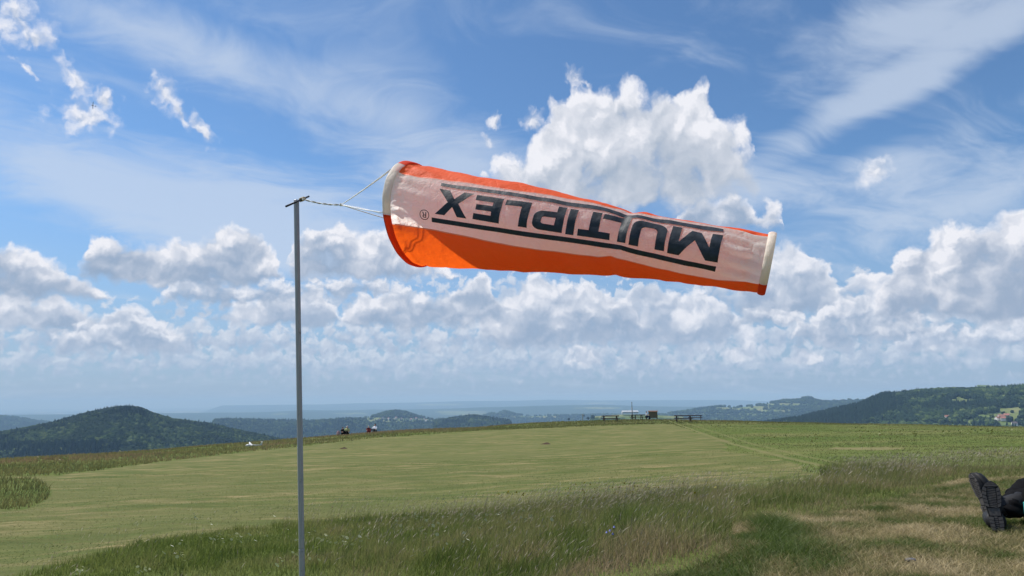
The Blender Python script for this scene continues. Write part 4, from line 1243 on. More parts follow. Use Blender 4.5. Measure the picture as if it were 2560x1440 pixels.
hills['knoll'] = Hill([(1040, 1060), (1090, 1050), (1140, 1042), (1180, 1037), (1220, 1042), (1260, 1048), (1320, 1056)], 4300, 800, 700, tree=14, seed=11)
hills['far_knolls'] = Hill([(1130, 1044), (1200, 1040), (1230, 1031), (1240, 1033), (1262, 1026), (1290, 1034), (1320, 1038), (1400, 1036), (1480, 1036), (1560, 1034), (1640, 1036), (1720, 1040), (1800, 1046)], 8600, 1500, 1200, tree=14, seed=14)
hills['blue_ridge'] = Hill([(500, 1014), (800, 1011), (900, 1008), (1050, 1006), (1150, 1003), (1280, 1002), (1380, 999), (1500, 1001), (1700, 1000), (1830, 1000), (1950, 1004), (2100, 1000), (2400, 1000), (2700, 990)], 30000, 6000, 5000, tree=0, amp=120, seed=17)
hills['mid_ridge'] = Hill([(-400, 1040), (150, 1036), (420, 1034), (700, 1030), (900, 1026), (1100, 1022), (1300, 1017), (1500, 1012), (1640, 1016), (1800, 1018), (2100, 1020)], 17000, 4500, 3500, tree=0, amp=160, seed=20)
hills['field_ridge'] = Hill([(1560, 1046), (1640, 1036), (1700, 1028), (1770, 1018), (1800, 1014), (1840, 1016), (1900, 1010), (1955, 1000), (2000, 998), (2013, 993), (2027, 994), (2042, 1000), (2080, 1001), (2130, 998), (2160, 1001), (2250, 1000), (2400, 996)], 7200, 1700, 1200, tree=12, seed=23)
hills['wooded_cone'] = Hill([(-420, 1105), (-150, 1092), (0, 1083), (60, 1073), (150, 1053), (230, 1031), (275, 1022), (305, 1018), (345, 1019), (378, 1033), (430, 1048), (520, 1060), (600, 1077), (700, 1099), (780, 1120), (900, 1150)], 2500, 900, 900, tree=11, seed=26)
hills['long_ridge'] = Hill([(1800, 1075), (1900, 1058), (2000, 1044), (2080, 1024), (2115, 1017), (2150, 1009), (2180, 995), (2212, 982), (2235, 983), (2262, 980), (2290, 975), (2340, 972), (2385, 970), (2412, 971), (2500, 968), (2560, 963), (2800, 950), (3100, 945)], 2900, 1150, 1200, tree=11, amp=90, seed=29)
hills['bald_top'] = Hill([(2380, 980), (2410, 968), (2440, 962), (2470, 963), (2500, 967), (2560, 975)], 4300, 900, 900, tree=0, amp=30, seed=31)
fld = {'wooded_cone': FIELDS_L, 'long_ridge': FIELDS_R, 'plateau': FIELDS_B, 'village_hill': FIELDS_B, 'field_ridge': FIELDS_F, 'far_knolls': FIELDS_E, 'knoll': [], 'far_left': [], 'blue_ridge': [(1100, 1012, 60, 2), (1500, 1008, 40, 2)], 'mid_ridge': [(880, 1034, 40, 2), (1150, 1030, 60, 2.5), (1500, 1020, 60, 2), (700, 1035, 20, 1.5), (1180, 1035, 80, 2)], 'bald_top': [(2440, 966, 60, 14)]}
for k_, hl in hills.items():
    hl.mesh('hill', M['hill'], 420 if hl.rc < 3500 else 240, 130 if hl.rc < 3500 else 70, fld[k_])

# ------------------------------------------------------------------ woods: crowns set out over the slopes
t = MT('tree_crown')
oi = t.n('ShaderNodeObjectInfo')
n2 = t.noise(t.geo_pos((0.012, 0.012, 0.012)), 1.0, 3, 0.6); n3 = t.noise(t.geo_pos((0.9, 0.9, 0.9)), 1.0, 3, 0.7)
cc = t.ramp(oi.outputs['Random'], [(0.0, (0.020, 0.040, 0.012)), (0.4, (0.036, 0.062, 0.018)), (0.75, (0.065, 0.100, 0.026)), (1.0, (0.115, 0.150, 0.045))])
cc = t.mix(t.rng(n2, 0.47, 0.55, 0.0, 0.9), cc, (0.014, 0.028, 0.013))
cc = t.mix(t.rng(n3, 0.3, 0.7, 0.0, 0.4), cc, (0.015, 0.028, 0.010))
M['crown'] = t.out(t.principled(cc, 0.95, 0, None, 0.05))
t = MT('conifer_crown')
oi = t.n('ShaderNodeObjectInfo')
M['conifer'] = t.out(t.principled(t.ramp(oi.outputs['Random'], [(0.0, (0.010, 0.022, 0.012)), (1.0, (0.022, 0.040, 0.018))]), 0.95, 0, None, 0.05))


def crown_tree(name, cone):
    """geometry nodes: a lumpy crown on every point of the mesh"""
    g = bpy.data.node_groups.new(name, 'GeometryNodeTree')
    g.interface.new_socket('Geometry', in_out='INPUT', socket_type='NodeSocketGeometry')
    g.interface.new_socket('Geometry', in_out='OUTPUT', socket_type='NodeSocketGeometry')
    N = g.nodes.new; Lk = g.links.new
    gi, go = N('NodeGroupInput'), N('NodeGroupOutput')
    if cone:
        c = N('GeometryNodeMeshCone'); c.inputs['Vertices'].default_value = 9; c.inputs['Side Segments'].default_value = 4
        c.inputs['Radius Bottom'].default_value = 0.62; c.inputs['Radius Top'].default_value = 0.02; c.inputs['Depth'].default_value = 2.1
    else:
        c = N('GeometryNodeMeshIcoSphere'); c.inputs['Radius'].default_value = 1.0; c.inputs['Subdivisions'].default_value = 3
    sp = N('GeometryNodeSetPosition'); nz = N('ShaderNodeTexNoise'); nz.inputs['Scale'].default_value = 1.7 if not cone else 3.0; nz.inputs['Detail'].default_value = 2.0
    nm = N('GeometryNodeInputNormal'); ms = N('ShaderNodeMath'); ms.operation = 'SUBTRACT'; ms.inputs[1].default_value = 0.45
    mm = N('ShaderNodeMath'); mm.operation = 'MULTIPLY'; mm.inputs[1].default_value = 1.5 if not cone else 0.5
    vs = N('ShaderNodeVectorMath'); vs.operation = 'SCALE'
    Lk(nz.outputs['Fac'], ms.inputs[0]); Lk(ms.outputs[0], mm.inputs[0]); Lk(nm.outputs[0], vs.inputs[0]); Lk(mm.outputs[0], vs.inputs['Scale'])
    Lk(c.outputs['Mesh'], sp.inputs['Geometry']); Lk(vs.outputs[0], sp.inputs['Offset'])
    tr = N('GeometryNodeTransform'); tr.inputs['Translation'].default_value = (0, 0, 0.55 if not cone else 0.0); tr.inputs['Scale'].default_value = (1, 1, 1.15)
    Lk(sp.outputs[0], tr.inputs['Geometry'])
    sm = N('GeometryNodeSetMaterial'); sm.inputs['Material'].default_value = M['conifer' if cone else 'crown']; Lk(tr.outputs[0], sm.inputs['Geometry'])
    ip = N('GeometryNodeInstanceOnPoints'); Lk(gi.outputs[0], ip.inputs['Points']); Lk(sm.outputs[0], ip.inputs['Instance'])
    na = N('GeometryNodeInputNamedAttribute'); na.data_type = 'FLOAT'; na.inputs['Name'].default_value = 'size'
    Lk(na.outputs['Attribute'], ip.inputs['Scale'])
    rv = N('FunctionNodeRandomValue'); rv.data_type = 'FLOAT_VECTOR'
    rv.inputs[1].default_value = (0.15, 0.15, 6.28); rv.inputs[0].default_value = (-0.15, -0.15, 0)
    Lk(rv.outputs[0], ip.inputs['Rotation'])
    Lk(ip.outputs[0], go.inputs[0])
    return g


G_ROUND, G_CONE = crown_tree('broadleaf_crowns', False), crown_tree('conifer_crowns', True)


def forest(hl, n, rad, fields, a0, a1, front, back, cone=0.25, seed=0, thin=None):
    az = a0 + rng.random(n) * (a1 - a0); r = hl.rcz(az) - front + rng.random(n) * (front + back)
    z = hl.z(az, r); X, Y = r * np.sin(np.radians(az)), r * np.cos(np.radians(az))
    px, py, ok = to_px(X, Y, z)
    keep = ~in_fields(X, Y, z, fields) & (px > -260) & (px < 2860)
    hedge = rng.random(n) < 0.05
    keep |= hedge & (px > -260) & (px < 2860)
    if thin is not None: keep &= thin(px, py)
    X, Y, z = X[keep], Y[keep], z[keep]; k = len(X)
    stand = fbm(X / (rad * 22), Y / (rad * 22), 3, 300 + seed)
    if seed == 2: stand = stand + 0.45 * np.clip((2260 - px[keep]) / 60, 0, 1) + 0.3 * np.exp(-((py[keep] - 1020) / 7) ** 2) * (px[keep] > 2330)  # extra dark conifers on the ridge's left part stand in for cloud shadow
    if seed == 1: stand = stand + 0.4 * np.clip((py[keep] - 1108) / 8, 0, 1) * (px[keep] < 300)
    isc = (stand + 0.12 * rng.normal(size=k) > 1 - cone - 0.22)
    size = rad * (0.6 + 0.7 * rng.random(k))
    for sel, grp, nm in ((~isc, G_ROUND, 'woodland'), (isc, G_CONE, 'conifer_wood')):
        if sel.sum() < 3: continue
        V = np.stack([X, Y, z + size * (0.25 if grp is G_ROUND else 0.3)], -1)[sel]
        me = bpy.data.meshes.new(nm); me.vertices.add(len(V)); me.vertices.foreach_set('co', V.astype(np.float32).ravel())
        at = me.attributes.new('size', 'FLOAT', 'POINT'); at.data.foreach_set('value', size[sel].astype(np.float32))
        me.materials.append(M['crown'])
        o = link(bpy.data.objects.new(nm, me)); md = o.modifiers.new('crowns', 'NODES'); md.node_group = grp
        tag(o, kind='stuff')


H_ = hills
forest(H_['wooded_cone'], 34000, 6.3, FIELDS_L, -44, -14, 1150, 70, 0.14, 1)
forest(H_['long_ridge'], 42000, 6.3, FIELDS_R, 17, 44, 1300, 70, 0.14, 2)
forest(H_['plateau'], 14000, 9, FIELDS_B, -24, 2, 1700, 60, 0.15, 3)
forest(H_['village_hill'], 5000, 8, FIELDS_B, -14, -5, 800, 60, 0.1, 4)
forest(H_['knoll'], 6000, 8, [], -8, 3, 1000, 60, 0.15, 5)
forest(H_['far_knolls'], 9000, 10, FIELDS_E, -5, 18, 1500, 60, 0.1, 6)
forest(H_['field_ridge'], 16000, 9.5, FIELDS_F, 10, 34, 2200, 60, 0.12, 7)
forest(H_['far_left'], 2500, 11, [], -42, -32, 1200, 60, 0.1, 8)

# ------------------------------------------------------------------ haze over the whole land
HB = 62000.0
mb = MB()
mb.box((0, 0, (HAZE_TOP + BASE - 90) / 2), (2 * HB, 2 * HB, HAZE_TOP - (BASE - 90)))
hm, ht = new_mat('haze')
ho = ht.nodes.new('ShaderNodeOutputMaterial'); pv = ht.nodes.new('ShaderNodeVolumePrincipled')
pv.inputs['Color'].default_value = (0.42, 0.69, 1.0, 1); pv.inputs['Absorption Color'].default_value = (0.25, 0.25, 0.25, 1)
pv.inputs['Density'].default_value = 7.5e-5; pv.inputs['Anisotropy'].default_value = 0.0
ht.links.new(pv.outputs[0], ho.inputs['Volume'])
hz = mb.build('haze', hm); tag(hz, kind='stuff'); hz.display_type = 'WIRE'

# ================================================================== small things out on the hilltop
M['bench_wood'] = plain('bench_wood', (0.060, 0.045, 0.038), 0.8, scale=8)
M['panel_wood'] = plain('panel_wood', (0.150, 0.115, 0.075), 0.8, scale=8)
M['panel_roof'] = plain('panel_roof', (0.22, 0.12, 0.09), 0.8, scale=8)
M['mast'] = plain('mast', (0.16, 0.17, 0.18), 0.6, scale=8)
M['house_wall'] = plain('house_wall', (0.74, 0.72, 0.68), 0.8, scale=0.5)
M['house_wall_grey'] = plain('house_wall_grey', (0.50, 0.48, 0.45), 0.8, scale=0.5)
M['house_roof'] = plain('house_roof', (0.30, 0.13, 0.09), 0.8, scale=0.5)
M['house_roof_dark'] = plain('house_roof_dark', (0.10, 0.08, 0.08), 0.8, scale=0.5)
M['glass'] = plain('window_glass', (0.04, 0.05, 0.06), 0.2, scale=0.5)
M['hull_white'] = plain('hull_white', (0.62, 0.62, 0.60), 0.4, scale=5)
M['skin'] = plain('skin', (0.52, 0.30, 0.21), 0.6, scale=20)
M['soil'] = plain('soil', (0.060, 0.038, 0.022), 0.95, scale=10, bump=0.8)
M['dark_craft'] = plain('dark_craft', (0.06, 0.07, 0.07), 0.6, scale=3)


def face_view(x, y): return -math.atan2(x, y)


def children(o): return [c for c in bpy.data.objects if c.parent == o]


def copy_tree(o, label=None, parent=None):
    kids = children(o)
    c = o.copy(); link(c)
    if parent: c.parent = parent
    if label: c['label'] = label
    for ch in kids: copy_tree(ch, None, c)
    return c


# ---- picnic tables
def make_table():
    r_ = empty('picnic_table', (0, 0, 0))
    W_ = M['bench_wood']
    mb = MB()
    for i in range(4): mb.box((0, -0.30 + 0.2 * i, 0.74), (2.0, 0.18, 0.10))
    mb.build('table_top', W_, r_)
    for sy in (-1, 1):
        mb = MB(); mb.box((0, sy * 0.80, 0.45), (2.0, 0.14, 0.05)); mb.box((0, sy * 0.65, 0.45), (2.0, 0.13, 0.05)); mb.build('bench_seat', W_, r_)
    for sx in (-1, 1):
        mb = MB()
        for sy in (-1, 1): mb.tube([(sx * 0.75, sy * 0.66, -0.1), (sx * 0.75, sy * 0.22, 0.72)], 0.055, 4)
        mb.box((sx * 0.75, 0, 0.40), (0.06, 1.72, 0.09)); mb.build('leg_frame', W_, r_)
    return r_


tab = make_table()
TABLES = [(1526, 1051, 1.12, 0.15, 'dark picnic table standing by itself left of the mast on the crest'),
          (1602, 1046, 1.05, -0.1, 'dark picnic table right of the thin mast, where a person in white sits'),
          (1592, 1043, 1.0, 0.3, 'dark picnic table half hidden behind the one where a person in white sits'),
          (1709, 1051, 1.1, 0.1, 'nearer and darker of the two picnic tables right of the notice board'),
          (1738, 1045, 1.1, 0.0, 'paler picnic table behind and right of its darker neighbour near the track')]
for i, (px, py, sc_, rz, lab) in enumerate(TABLES):
    o = tab if i == 0 else copy_tree(tab)
    x, y, z = at_px(px, py + 4)
    o.location = (x, y, z - 0.05); o.rotation_euler = (0, 0, face_view(x, y) + rz); o.scale = (sc_, sc_, sc_)
    tag(o, lab, 'picnic table', 'picnic tables on the crest of the hill')

# ---- notice board
x, y, z = at_px(1633, 1049)
nb = empty('notice_board', (x, y, z), face_view(x, y)); nb.scale = (1.05, 1.05, 1.05); tag(nb, 'brown wooden notice board on posts under a small roof on the crest', 'notice board')
mb = MB(); mb.box((0, 0, 0.72), (1.22, 0.07, 0.95)); mb.build('board', M['panel_wood'], nb)
for sx in (-1, 1):
    mb = MB(); mb.box((sx * 0.60, 0.06, 0.62), (0.09, 0.09, 1.3)); mb.build('post', M['bench_wood'], nb)
mb = MB(); mb.add([(-0.72, -0.16, 1.20), (0.72, -0.16, 1.20), (0.72, 0, 1.32), (-0.72, 0, 1.32), (0.72, 0.2, 1.20), (-0.72, 0.2, 1.20), (-0.72, -0.16, 1.17), (0.72, -0.16, 1.17), (0.72, 0.2, 1.17), (-0.72, 0.2, 1.17)],
                    [(0, 1, 2, 3), (3, 2, 4, 5), (6, 9, 8, 7), (0, 6, 7, 1), (4, 8, 9, 5), (0, 3, 5, 9, 6), (1, 7, 8, 4, 2)]); mb.build('roof', M['panel_roof'], nb)

# ---- mast and marker post
x, y, z = at_px(1581, 1049)
ma = empty('mast', (x, y, z)); tag(ma, 'thin dark mast rising above the crest between the picnic tables', 'mast')
mb = MB(); mb.tube([(0, 0, -0.2), (0, 0, 1.9)], 0.075, 8); mb.build('lower_pole', M['mast'], ma, True)
mb = MB(); mb.tube([(0, 0, 1.9), (0, 0, 2.62)], 0.05, 8); mb.build('upper_pole', M['mast'], ma, True)
mb = MB(); mb.tube([(0, 0, 2.62), (0, 0, 2.74)], [0.07, 0.045], 8); mb.build('mast_cap', M['mast'], ma, True)
x, y, z = at_px(1457, 1051)
mp = empty('marker_post', (x, y, z), face_view(x, y)); tag(mp, 'short pale post with a small sign plate on the crest left of the tables', 'post')
mb = MB(); mb.box((0, 0, 0.42), (0.15, 0.12, 0.95)); mb.build('post_shaft', M['house_wall_grey'], mp)
mb = MB(); mb.box((0.03, -0.02, 0.98), (0.36, 0.05, 0.17)); mb.build('sign_plate', M['hull_white'], mp)
mb = MB(); mb.box((0.16, 0.02, 0.78), (0.28, 0.04, 0.12)); mb.build('sign_arm', M['bench_wood'], mp)


# ---- people
def skinned(name, J, Eg, Rd, mat, parent, sub=2, root=0, smooth=True, crease=0.0):
    me = bpy.data.meshes.new(name); me.from_pydata(J, Eg, [])
    o = link(bpy.data.objects.new(name, me))
    sk = o.modifiers.new('skin', 'SKIN'); sk.use_smooth_shade = True
    sv_ = me.skin_vertices[0].data
    for i, r_ in enumerate(Rd):
        sv_[i].radius = (r_, r_) if not isinstance(r_, tuple) else r_
        sv_[i].use_root = (i == root)
    ss_ = o.modifiers.new('sub', 'SUBSURF'); ss_.levels = sub; ss_.render_levels = sub
    dg = bpy.context.evaluated_depsgraph_get()
    nm = bpy.data.meshes.new_from_object(o.evaluated_get(dg)); nm.name = name
    o.modifiers.clear(); o.data = nm
    nm.materials.clear(); nm.materials.append(mat); o.parent = parent
    if crease:
        co = np.empty(len(nm.vertices) * 3, np.float32); nm.vertices.foreach_get('co', co); co = co.reshape(-1, 3)
        no = np.empty(len(nm.vertices) * 3, np.float32); nm.vertices.foreach_get('normal', no); no = no.reshape(-1, 3)
        d_ = (fbm(co[:, 0] * 9 + co[:, 2] * 22, co[:, 1] * 9 - co[:, 2] * 6, 3, 77) - 0.5) * 2 * crease
        nm.vertices.foreach_set('co', (co + no * d_[:, None]).ravel()); nm.update()
    return o


def person(px, py, label, pose, top, bottom, hair, turn=0.0, group=None, scale=1.0):
    """small figure: continuous body, shirt, trousers and hair as clothing over it"""
    x, y, z = at_px(px, py) if not isinstance(px, tuple) else px
    r_ = empty('person', (x, y, z), face_view(x, y) + turn); r_.scale = (scale,) * 3
    tag(r_, label, 'person', group)
    P = pose; seat = P['pelvis']
    J = [seat, P['chest'], P['neck'], P['head'], P['crown']]
    Eg = [(0, 1), (1, 2), (2, 3), (3, 4)]; Rd = [0.13, 0.14, 0.055, 0.095, 0.075]
    for s_ in ('l', 'r'):
        b = len(J); J += [P['sh' + s_], P['el' + s_], P['ha' + s_], P['ft' + s_]]; Eg += [(1, b), (b, b + 1), (b + 1, b + 2), (b + 2, b + 3)]; Rd += [0.06, 0.042, 0.03, 0.028]
        b = len(J); J += [P['hp' + s_], P['kn' + s_], P['an' + s_], P['to' + s_]]; Eg += [(0, b), (b, b + 1), (b + 1, b + 2), (b + 2, b + 3)]; Rd += [0.09, 0.06, 0.04, 0.04]
    skinned('body', J, Eg, Rd, M['skin'], r_)
    ml = P['chest']; J2 = [seat, ml, P['neck']]; E2 = [(0, 1), (1, 2)]; R2 = [0.15, 0.165, 0.075]
    for s_ in ('l', 'r'):
        b = len(J2); J2 += [P['sh' + s_], P['el' + s_]]; E2 += [(1, b), (b, b + 1)]; R2 += [0.08, 0.058]
    skinned('shirt', J2, E2, R2, top, r_)
    J3 = [seat]; E3 = []; R3 = [0.155]
    for s_ in ('l', 'r'):
        b = len(J3); J3 += [P['hp' + s_], P['kn' + s_], P['an' + s_]]; E3 += [(0, b), (b, b + 1), (b + 1, b + 2)]; R3 += [0.105, 0.078, 0.055]
    skinned('trousers', J3, E3, R3, bottom, r_)
    hd, cr = Vector(P['head']), Vector(P['crown']); up_ = (cr - hd).normalized()
    back = Vector((0, 0.03, 0)) if P.get('away') is None else Vector((0, -0.03, 0))
    skinned('hair', [tuple(hd + back + up_ * 0.0), tuple(cr + back * 0.6), tuple(cr + up_ * 0.03)], [(0, 1), (1, 2)], [0.098, 0.092, 0.05], hair, r_)
    return r_


def sit(lean=0.0, arm=0.0, side=0.0):
    """sitting on the ground, knees drawn up, local -y towards the viewer"""
    return dict(pelvis=(0, 0, 0.13), chest=(side * 0.5, 0.02 + lean, 0.48), neck=(side, 0.0 + lean * 1.2, 0.66), head=(side, -0.02 + lean * 1.2, 0.76), crown=(side, -0.01 + lean * 1.2, 0.86),
                shl=(-0.19 + side, lean, 0.57), ell=(-0.27 + side, -0.12 + arm, 0.36), hal=(-0.18, -0.33 + arm, 0.36), ftl=(-0.15, -0.41 + arm, 0.37),
                shr=(0.19 + side, lean, 0.57), elr=(0.27 + side, -0.12 + arm, 0.36), har=(0.18, -0.33 + arm, 0.36), ftr=(0.15, -0.41 + arm, 0.37),
                hpl=(-0.10, -0.02, 0.12), knl=(-0.14, -0.40, 0.42), anl=(-0.12, -0.62, 0.06), tol=(-0.12, -0.76, 0.04),
                hpr=(0.10, -0.02, 0.12), knr=(0.14, -0.40, 0.42), anr=(0.12, -0.62, 0.06), tor=(0.12, -0.76, 0.04))


def bench_sit():
    p = sit(0.0)
    for k_ in p: p[k_] = (p[k_][0], p[k_][1], p[k_][2] + 0.34)
    for s_, sx in (('l', -1), ('r', 1)):
        p['kn' + s_] = (sx * 0.13, -0.42, 0.50); p['an' + s_] = (sx * 0.12, -0.46, 0.08); p['to' + s_] = (sx * 0.12, -0.62, 0.04)
    return p


def stand():
    return dict(pelvis=(0, 0, 0.92), chest=(0, 0.01, 1.28), neck=(0, 0, 1.48), head=(0, -0.02, 1.60), crown=(0, -0.01, 1.70),
                shl=(-0.19, 0, 1.40), ell=(-0.26, 0.02, 1.14), hal=(-0.25, -0.08, 0.90), ftl=(-0.25, -0.10, 0.80),
                shr=(0.19, 0, 1.40), elr=(0.30, -0.02, 1.16), har=(0.22, -0.22, 1.12), ftr=(0.17, -0.29, 1.14),
                hpl=(-0.10, 0, 0.86), knl=(-0.12, -0.03, 0.48), anl=(-0.13, 0.02, 0.08), tol=(-0.14, -0.14, 0.04),
                hpr=(0.10, 0, 0.86), knr=(0.13, -0.04, 0.48), anr=(0.15, 0.0, 0.08), tor=(0.17, -0.16, 0.04))


C_ = lambda n, c, **k: plain(n, c, 0.9, scale=25, spec=0.1, **k)
M['black_cloth'] = C_('black_cloth', (0.006, 0.006, 0.007)); M['navy_cloth'] = C_('navy_cloth', (0.02, 0.03, 0.06)); M['lime_cloth'] = C_('lime_cloth', (0.44, 0.46, 0.20))
M['white_shirt'] = C_('white_shirt', (0.72, 0.74, 0.78)); M['red_cloth'] = C_('red_cloth', (0.17, 0.03, 0.035)); M['grey_cloth'] = C_('grey_cloth', (0.10, 0.11, 0.13)); M['pink_cloth'] = C_('pink_cloth', (0.45, 0.28, 0.27))
M['hair_dark'] = C_('hair_dark', (0.03, 0.02, 0.015)); M['hair_grey'] = C_('hair_grey', (0.45, 0.43, 0.40)); M['olive_cloth'] = C_('olive_cloth', (0.10, 0.11, 0.05))
GP = 'people resting on the crest of the hill'
person(858, 1081, 'person in black sitting in the grass at the left of the seated pair', sit(0.05, 0, -0.03), M['black_cloth'], M['black_cloth'], M['hair_dark'], 0.5, GP, 1.0)
person(867, 1079, 'person in a lime-yellow top sitting close against the one in black', sit(0.02, 0, 0.02), M['lime_cloth'], M['black_cloth'], M['hair_grey'], -0.3, GP, 1.1)
person(921, 1079, 'person in a dark red top with pale hair, seated left of the one in white', sit(0.0, 0, 0.0), M['red_cloth'], M['red_cloth'], M['hair_grey'], 0.2, GP, 0.95)
person(937, 1077, 'person in a white shirt and grey trousers, leaning, right of the one in red', sit(0.10, 0.05, -0.05), M['white_shirt'], M['grey_cloth'], M['hair_dark'], -0.6, GP, 1.15)
x, y, z = at_px(1617, 1050)
person((x, y, z), 0, 'person in a white shirt sitting at the picnic table beside the notice board', bench_sit(), M['white_shirt'], M['navy_cloth'], M['hair_dark'], 1.2, None, 1.0)


def rucksack(loc, rz, mat, pmat, label, sc_=1.0):
    r_ = empty('rucksack', loc, rz); r_.scale = (sc_,) * 3; tag(r_, label, 'rucksack')
    n = 10; V = []; m = 12
    for i in range(n):
        k = i / (n - 1); zz = 0.46 * k; w_ = 0.17 * (1 - 0.35 * max(0, k - 0.6) / 0.4) * (0.86 + 0.14 * math.sin(k * 3.1)); d_ = 0.11 * (1 - 0.55 * max(0, k - 0.5) / 0.5)
        for j in range(m):
            a = 2 * math.pi * j / m; c, s_ = math.cos(a), math.sin(a)
            V.append((math.copysign(abs(c) ** 0.6, c) * w_, math.copysign(abs(s_) ** 0.6, s_) * d_, zz))
    mesh_np('bag_body', V, grid_faces(n, m, True).tolist() + [list(range(m))[::-1], list(range((n - 1) * m, n * m))], mat, r_, True)
    mb = MB(); mb.box((0, -0.125, 0.15), (0.20, 0.05, 0.19)); mb.build('front_pocket', pmat, r_, bevel=0.015)
    for sx in (-1, 1):
        mb = MB(); mb.tube([(sx * 0.08, 0.07, 0.42), (sx * 0.10, 0.15, 0.34), (sx * 0.11, 0.15, 0.18), (sx * 0.10, 0.10, 0.05)], 0.014, 6); mb.build('shoulder_strap', mat, r_, True)
    mb = MB(); mb.tube([(-0.05, 0.03, 0.45), (0, 0.03, 0.50), (0.05, 0.03, 0.45)], 0.009, 6); mb.build('grab_handle', mat, r_, True)
    return r_


x, y, z = at_px(846, 1084)
rucksack((x, y, z), face_view(x, y) + 0.3, M['pink_cloth'], M['pink_cloth'], 'dusty pink rucksack lying left of the person in black', 1.1)

# ---- model gliders
def glider(loc, rot, label, span, mat, group=None):
    r_ = empty('model_glider', loc); r_.rotation_euler = rot; tag(r_, label, 'model glider', group)
    L_ = span * 0.46
    mb = MB(); mb.tube([(L_ * -0.36, 0, 0.0), (L_ * -0.33, 0, 0), (-L_ * 0.2, 0, 0.01), (0, 0, 0.01), (L_ * 0.35, 0, 0.0), (L_ * 0.66, 0, 0.01)], [0.008 * span, 0.028 * span, 0.040 * span, 0.032 * span, 0.013 * span, 0.009 * span], 12); mb.build('fuselage', mat, r_, True)
    for sy in (-1, 1):
        mb = MB()
        st = [(0.0, 0.075, 0.020), (0.25, 0.07, 0.026), (0.42, 0.052, 0.045), (0.5, 0.025, 0.065)]
        V = []
        for q, c, zz in st:
            for dx_, dz_ in ((-0.5, 0), (-0.2, 0.09), (0.5, 0.0), (-0.2, -0.04)): V.append((dx_ * c * span, sy * q * span, (zz + dz_ * c) * span))
        F = grid_faces(4, 4, True).tolist() + [[0, 1, 2, 3], [12, 15, 14, 13]]
        mesh_np('wing', V, F, mat, r_, False)
    mb = MB(); mb.add([(L_ * 0.52, -0.006, 0), (L_ * 0.68, -0.006, 0), (L_ * 0.70, -0.004, span * 0.10), (L_ * 0.62, -0.004, span * 0.10), (L_ * 0.52, 0.006, 0), (L_ * 0.68, 0.006, 0), (L_ * 0.70, 0.004, span * 0.10), (L_ * 0.62, 0.004, span * 0.10)],
                      [(0, 1, 2, 3), (7, 6, 5, 4), (0, 4, 5, 1), (1, 5, 6, 2), (2, 6, 7, 3), (3, 7, 4, 0)]); mb.build('tail_fin', mat, r_)
    mb = MB(); mb.box((L_ * 0.65, 0, span * 0.095), (span * 0.045, span * 0.17, span * 0.006)); mb.build('tailplane', mat, r_)
    return r_


x, y, z = at_px(628, 1121)
glider((x, y, z + 0.20), (0.03, 0.0, face_view(x, y) + 0.12), 'white model glider resting on the edge of the mown field, left of the seated people', 2.3, M['hull_white'])
d = ray(232, 264); P_ = np.array([0, 0, H0]) + d * 190
glider(tuple(P_), (R(86), R(0), R(60)), 'tiny dark model glider banking steeply in front of a small white cloud', 1.9, M['dark_craft'])

# ---- molehills on the mown field
for px, py, sc_, lab in [(1366, 1111, 1.0, 'dark brown molehill on the mown field below the marker post'), (860, 1122, 0.8, 'dark brown molehill on the mown field below the seated pair')]:
    x, y, z = at_px(px, py)
    n, m = 7, 14; V = []
    for i in range(n):
        k = i / (n - 1)
        for j in range(m):
            a = 2 * math.pi * j / m; rr = 0.27 * sc_ * k * (1 + 0.25 * math.sin(a * 3 + i) + 0.12 * math.sin(a * 7))
            V.append((x + rr * math.cos(a) * 1.3, y + rr * math.sin(a), z - 0.03 + 0.13 * sc_ * (1 - k ** 1.6) + 0.02 * math.sin(a * 5 + i * 2)))
    tag(mesh_np('molehill', V, grid_faces(n, m, True).tolist(), M['soil'], None, True), lab, 'molehill')


# ---- houses
def make_house(wall, roof, w_=11, d_=9, h=5.2, rh=3.6):
    r_ = empty('house', (0, 0, 0))
    mb = MB(); x, y = w_ / 2, d_ / 2
    mb.add([(-x, -y, -2), (x, -y, -2), (x, y, -2), (-x, y, -2), (-x, -y, h), (x, -y, h), (x, y, h), (-x, y, h), (-x, 0, h + rh), (x, 0, h + rh)],
           [(0, 1, 5, 4), (2, 3, 7, 6), (1, 2, 6, 9, 5), (3, 0, 4, 8, 7), (3, 2, 1, 0)]); mb.build('wall', wall, r_)
    mb = MB(); e = 0.5
    mb.add([(-x - e, -y - e, h - 0.3), (x + e, -y - e, h - 0.3), (x + e, 0, h + rh + 0.15), (-x - e, 0, h + rh + 0.15), (x + e, y + e, h - 0.3), (-x - e, y + e, h - 0.3),
            (-x - e, -y - e, h - 0.55), (x + e, -y - e, h - 0.55), (x + e, 0, h + rh - 0.1), (-x - e, 0, h + rh - 0.1), (x + e, y + e, h - 0.55), (-x - e, y + e, h - 0.55)],
           [(0, 1, 2, 3), (3, 2, 4, 5), (6, 9, 8, 7), (9, 11, 10, 8), (0, 6, 7, 1), (5, 4, 10, 11), (0, 3, 9, 6), (3, 5, 11, 9), (1, 7, 8, 2), (2, 8, 10, 4)])
    rf = mb.build('roof', roof, r_)
    mb = MB(); mb.box((x * 0.4, 0.8, h + rh + 0.2), (0.7, 0.7, 1.6)); mb.build('chimney', M['house_wall_grey'], rf)
    for i in range(3):
        mb = MB(); mb.box((-x * 0.6 + i * x * 0.6, -y - 0.03, h * 0.55), (1.3, 0.06, 1.5)); mb.build('window', M['glass'], r_)
    return r_


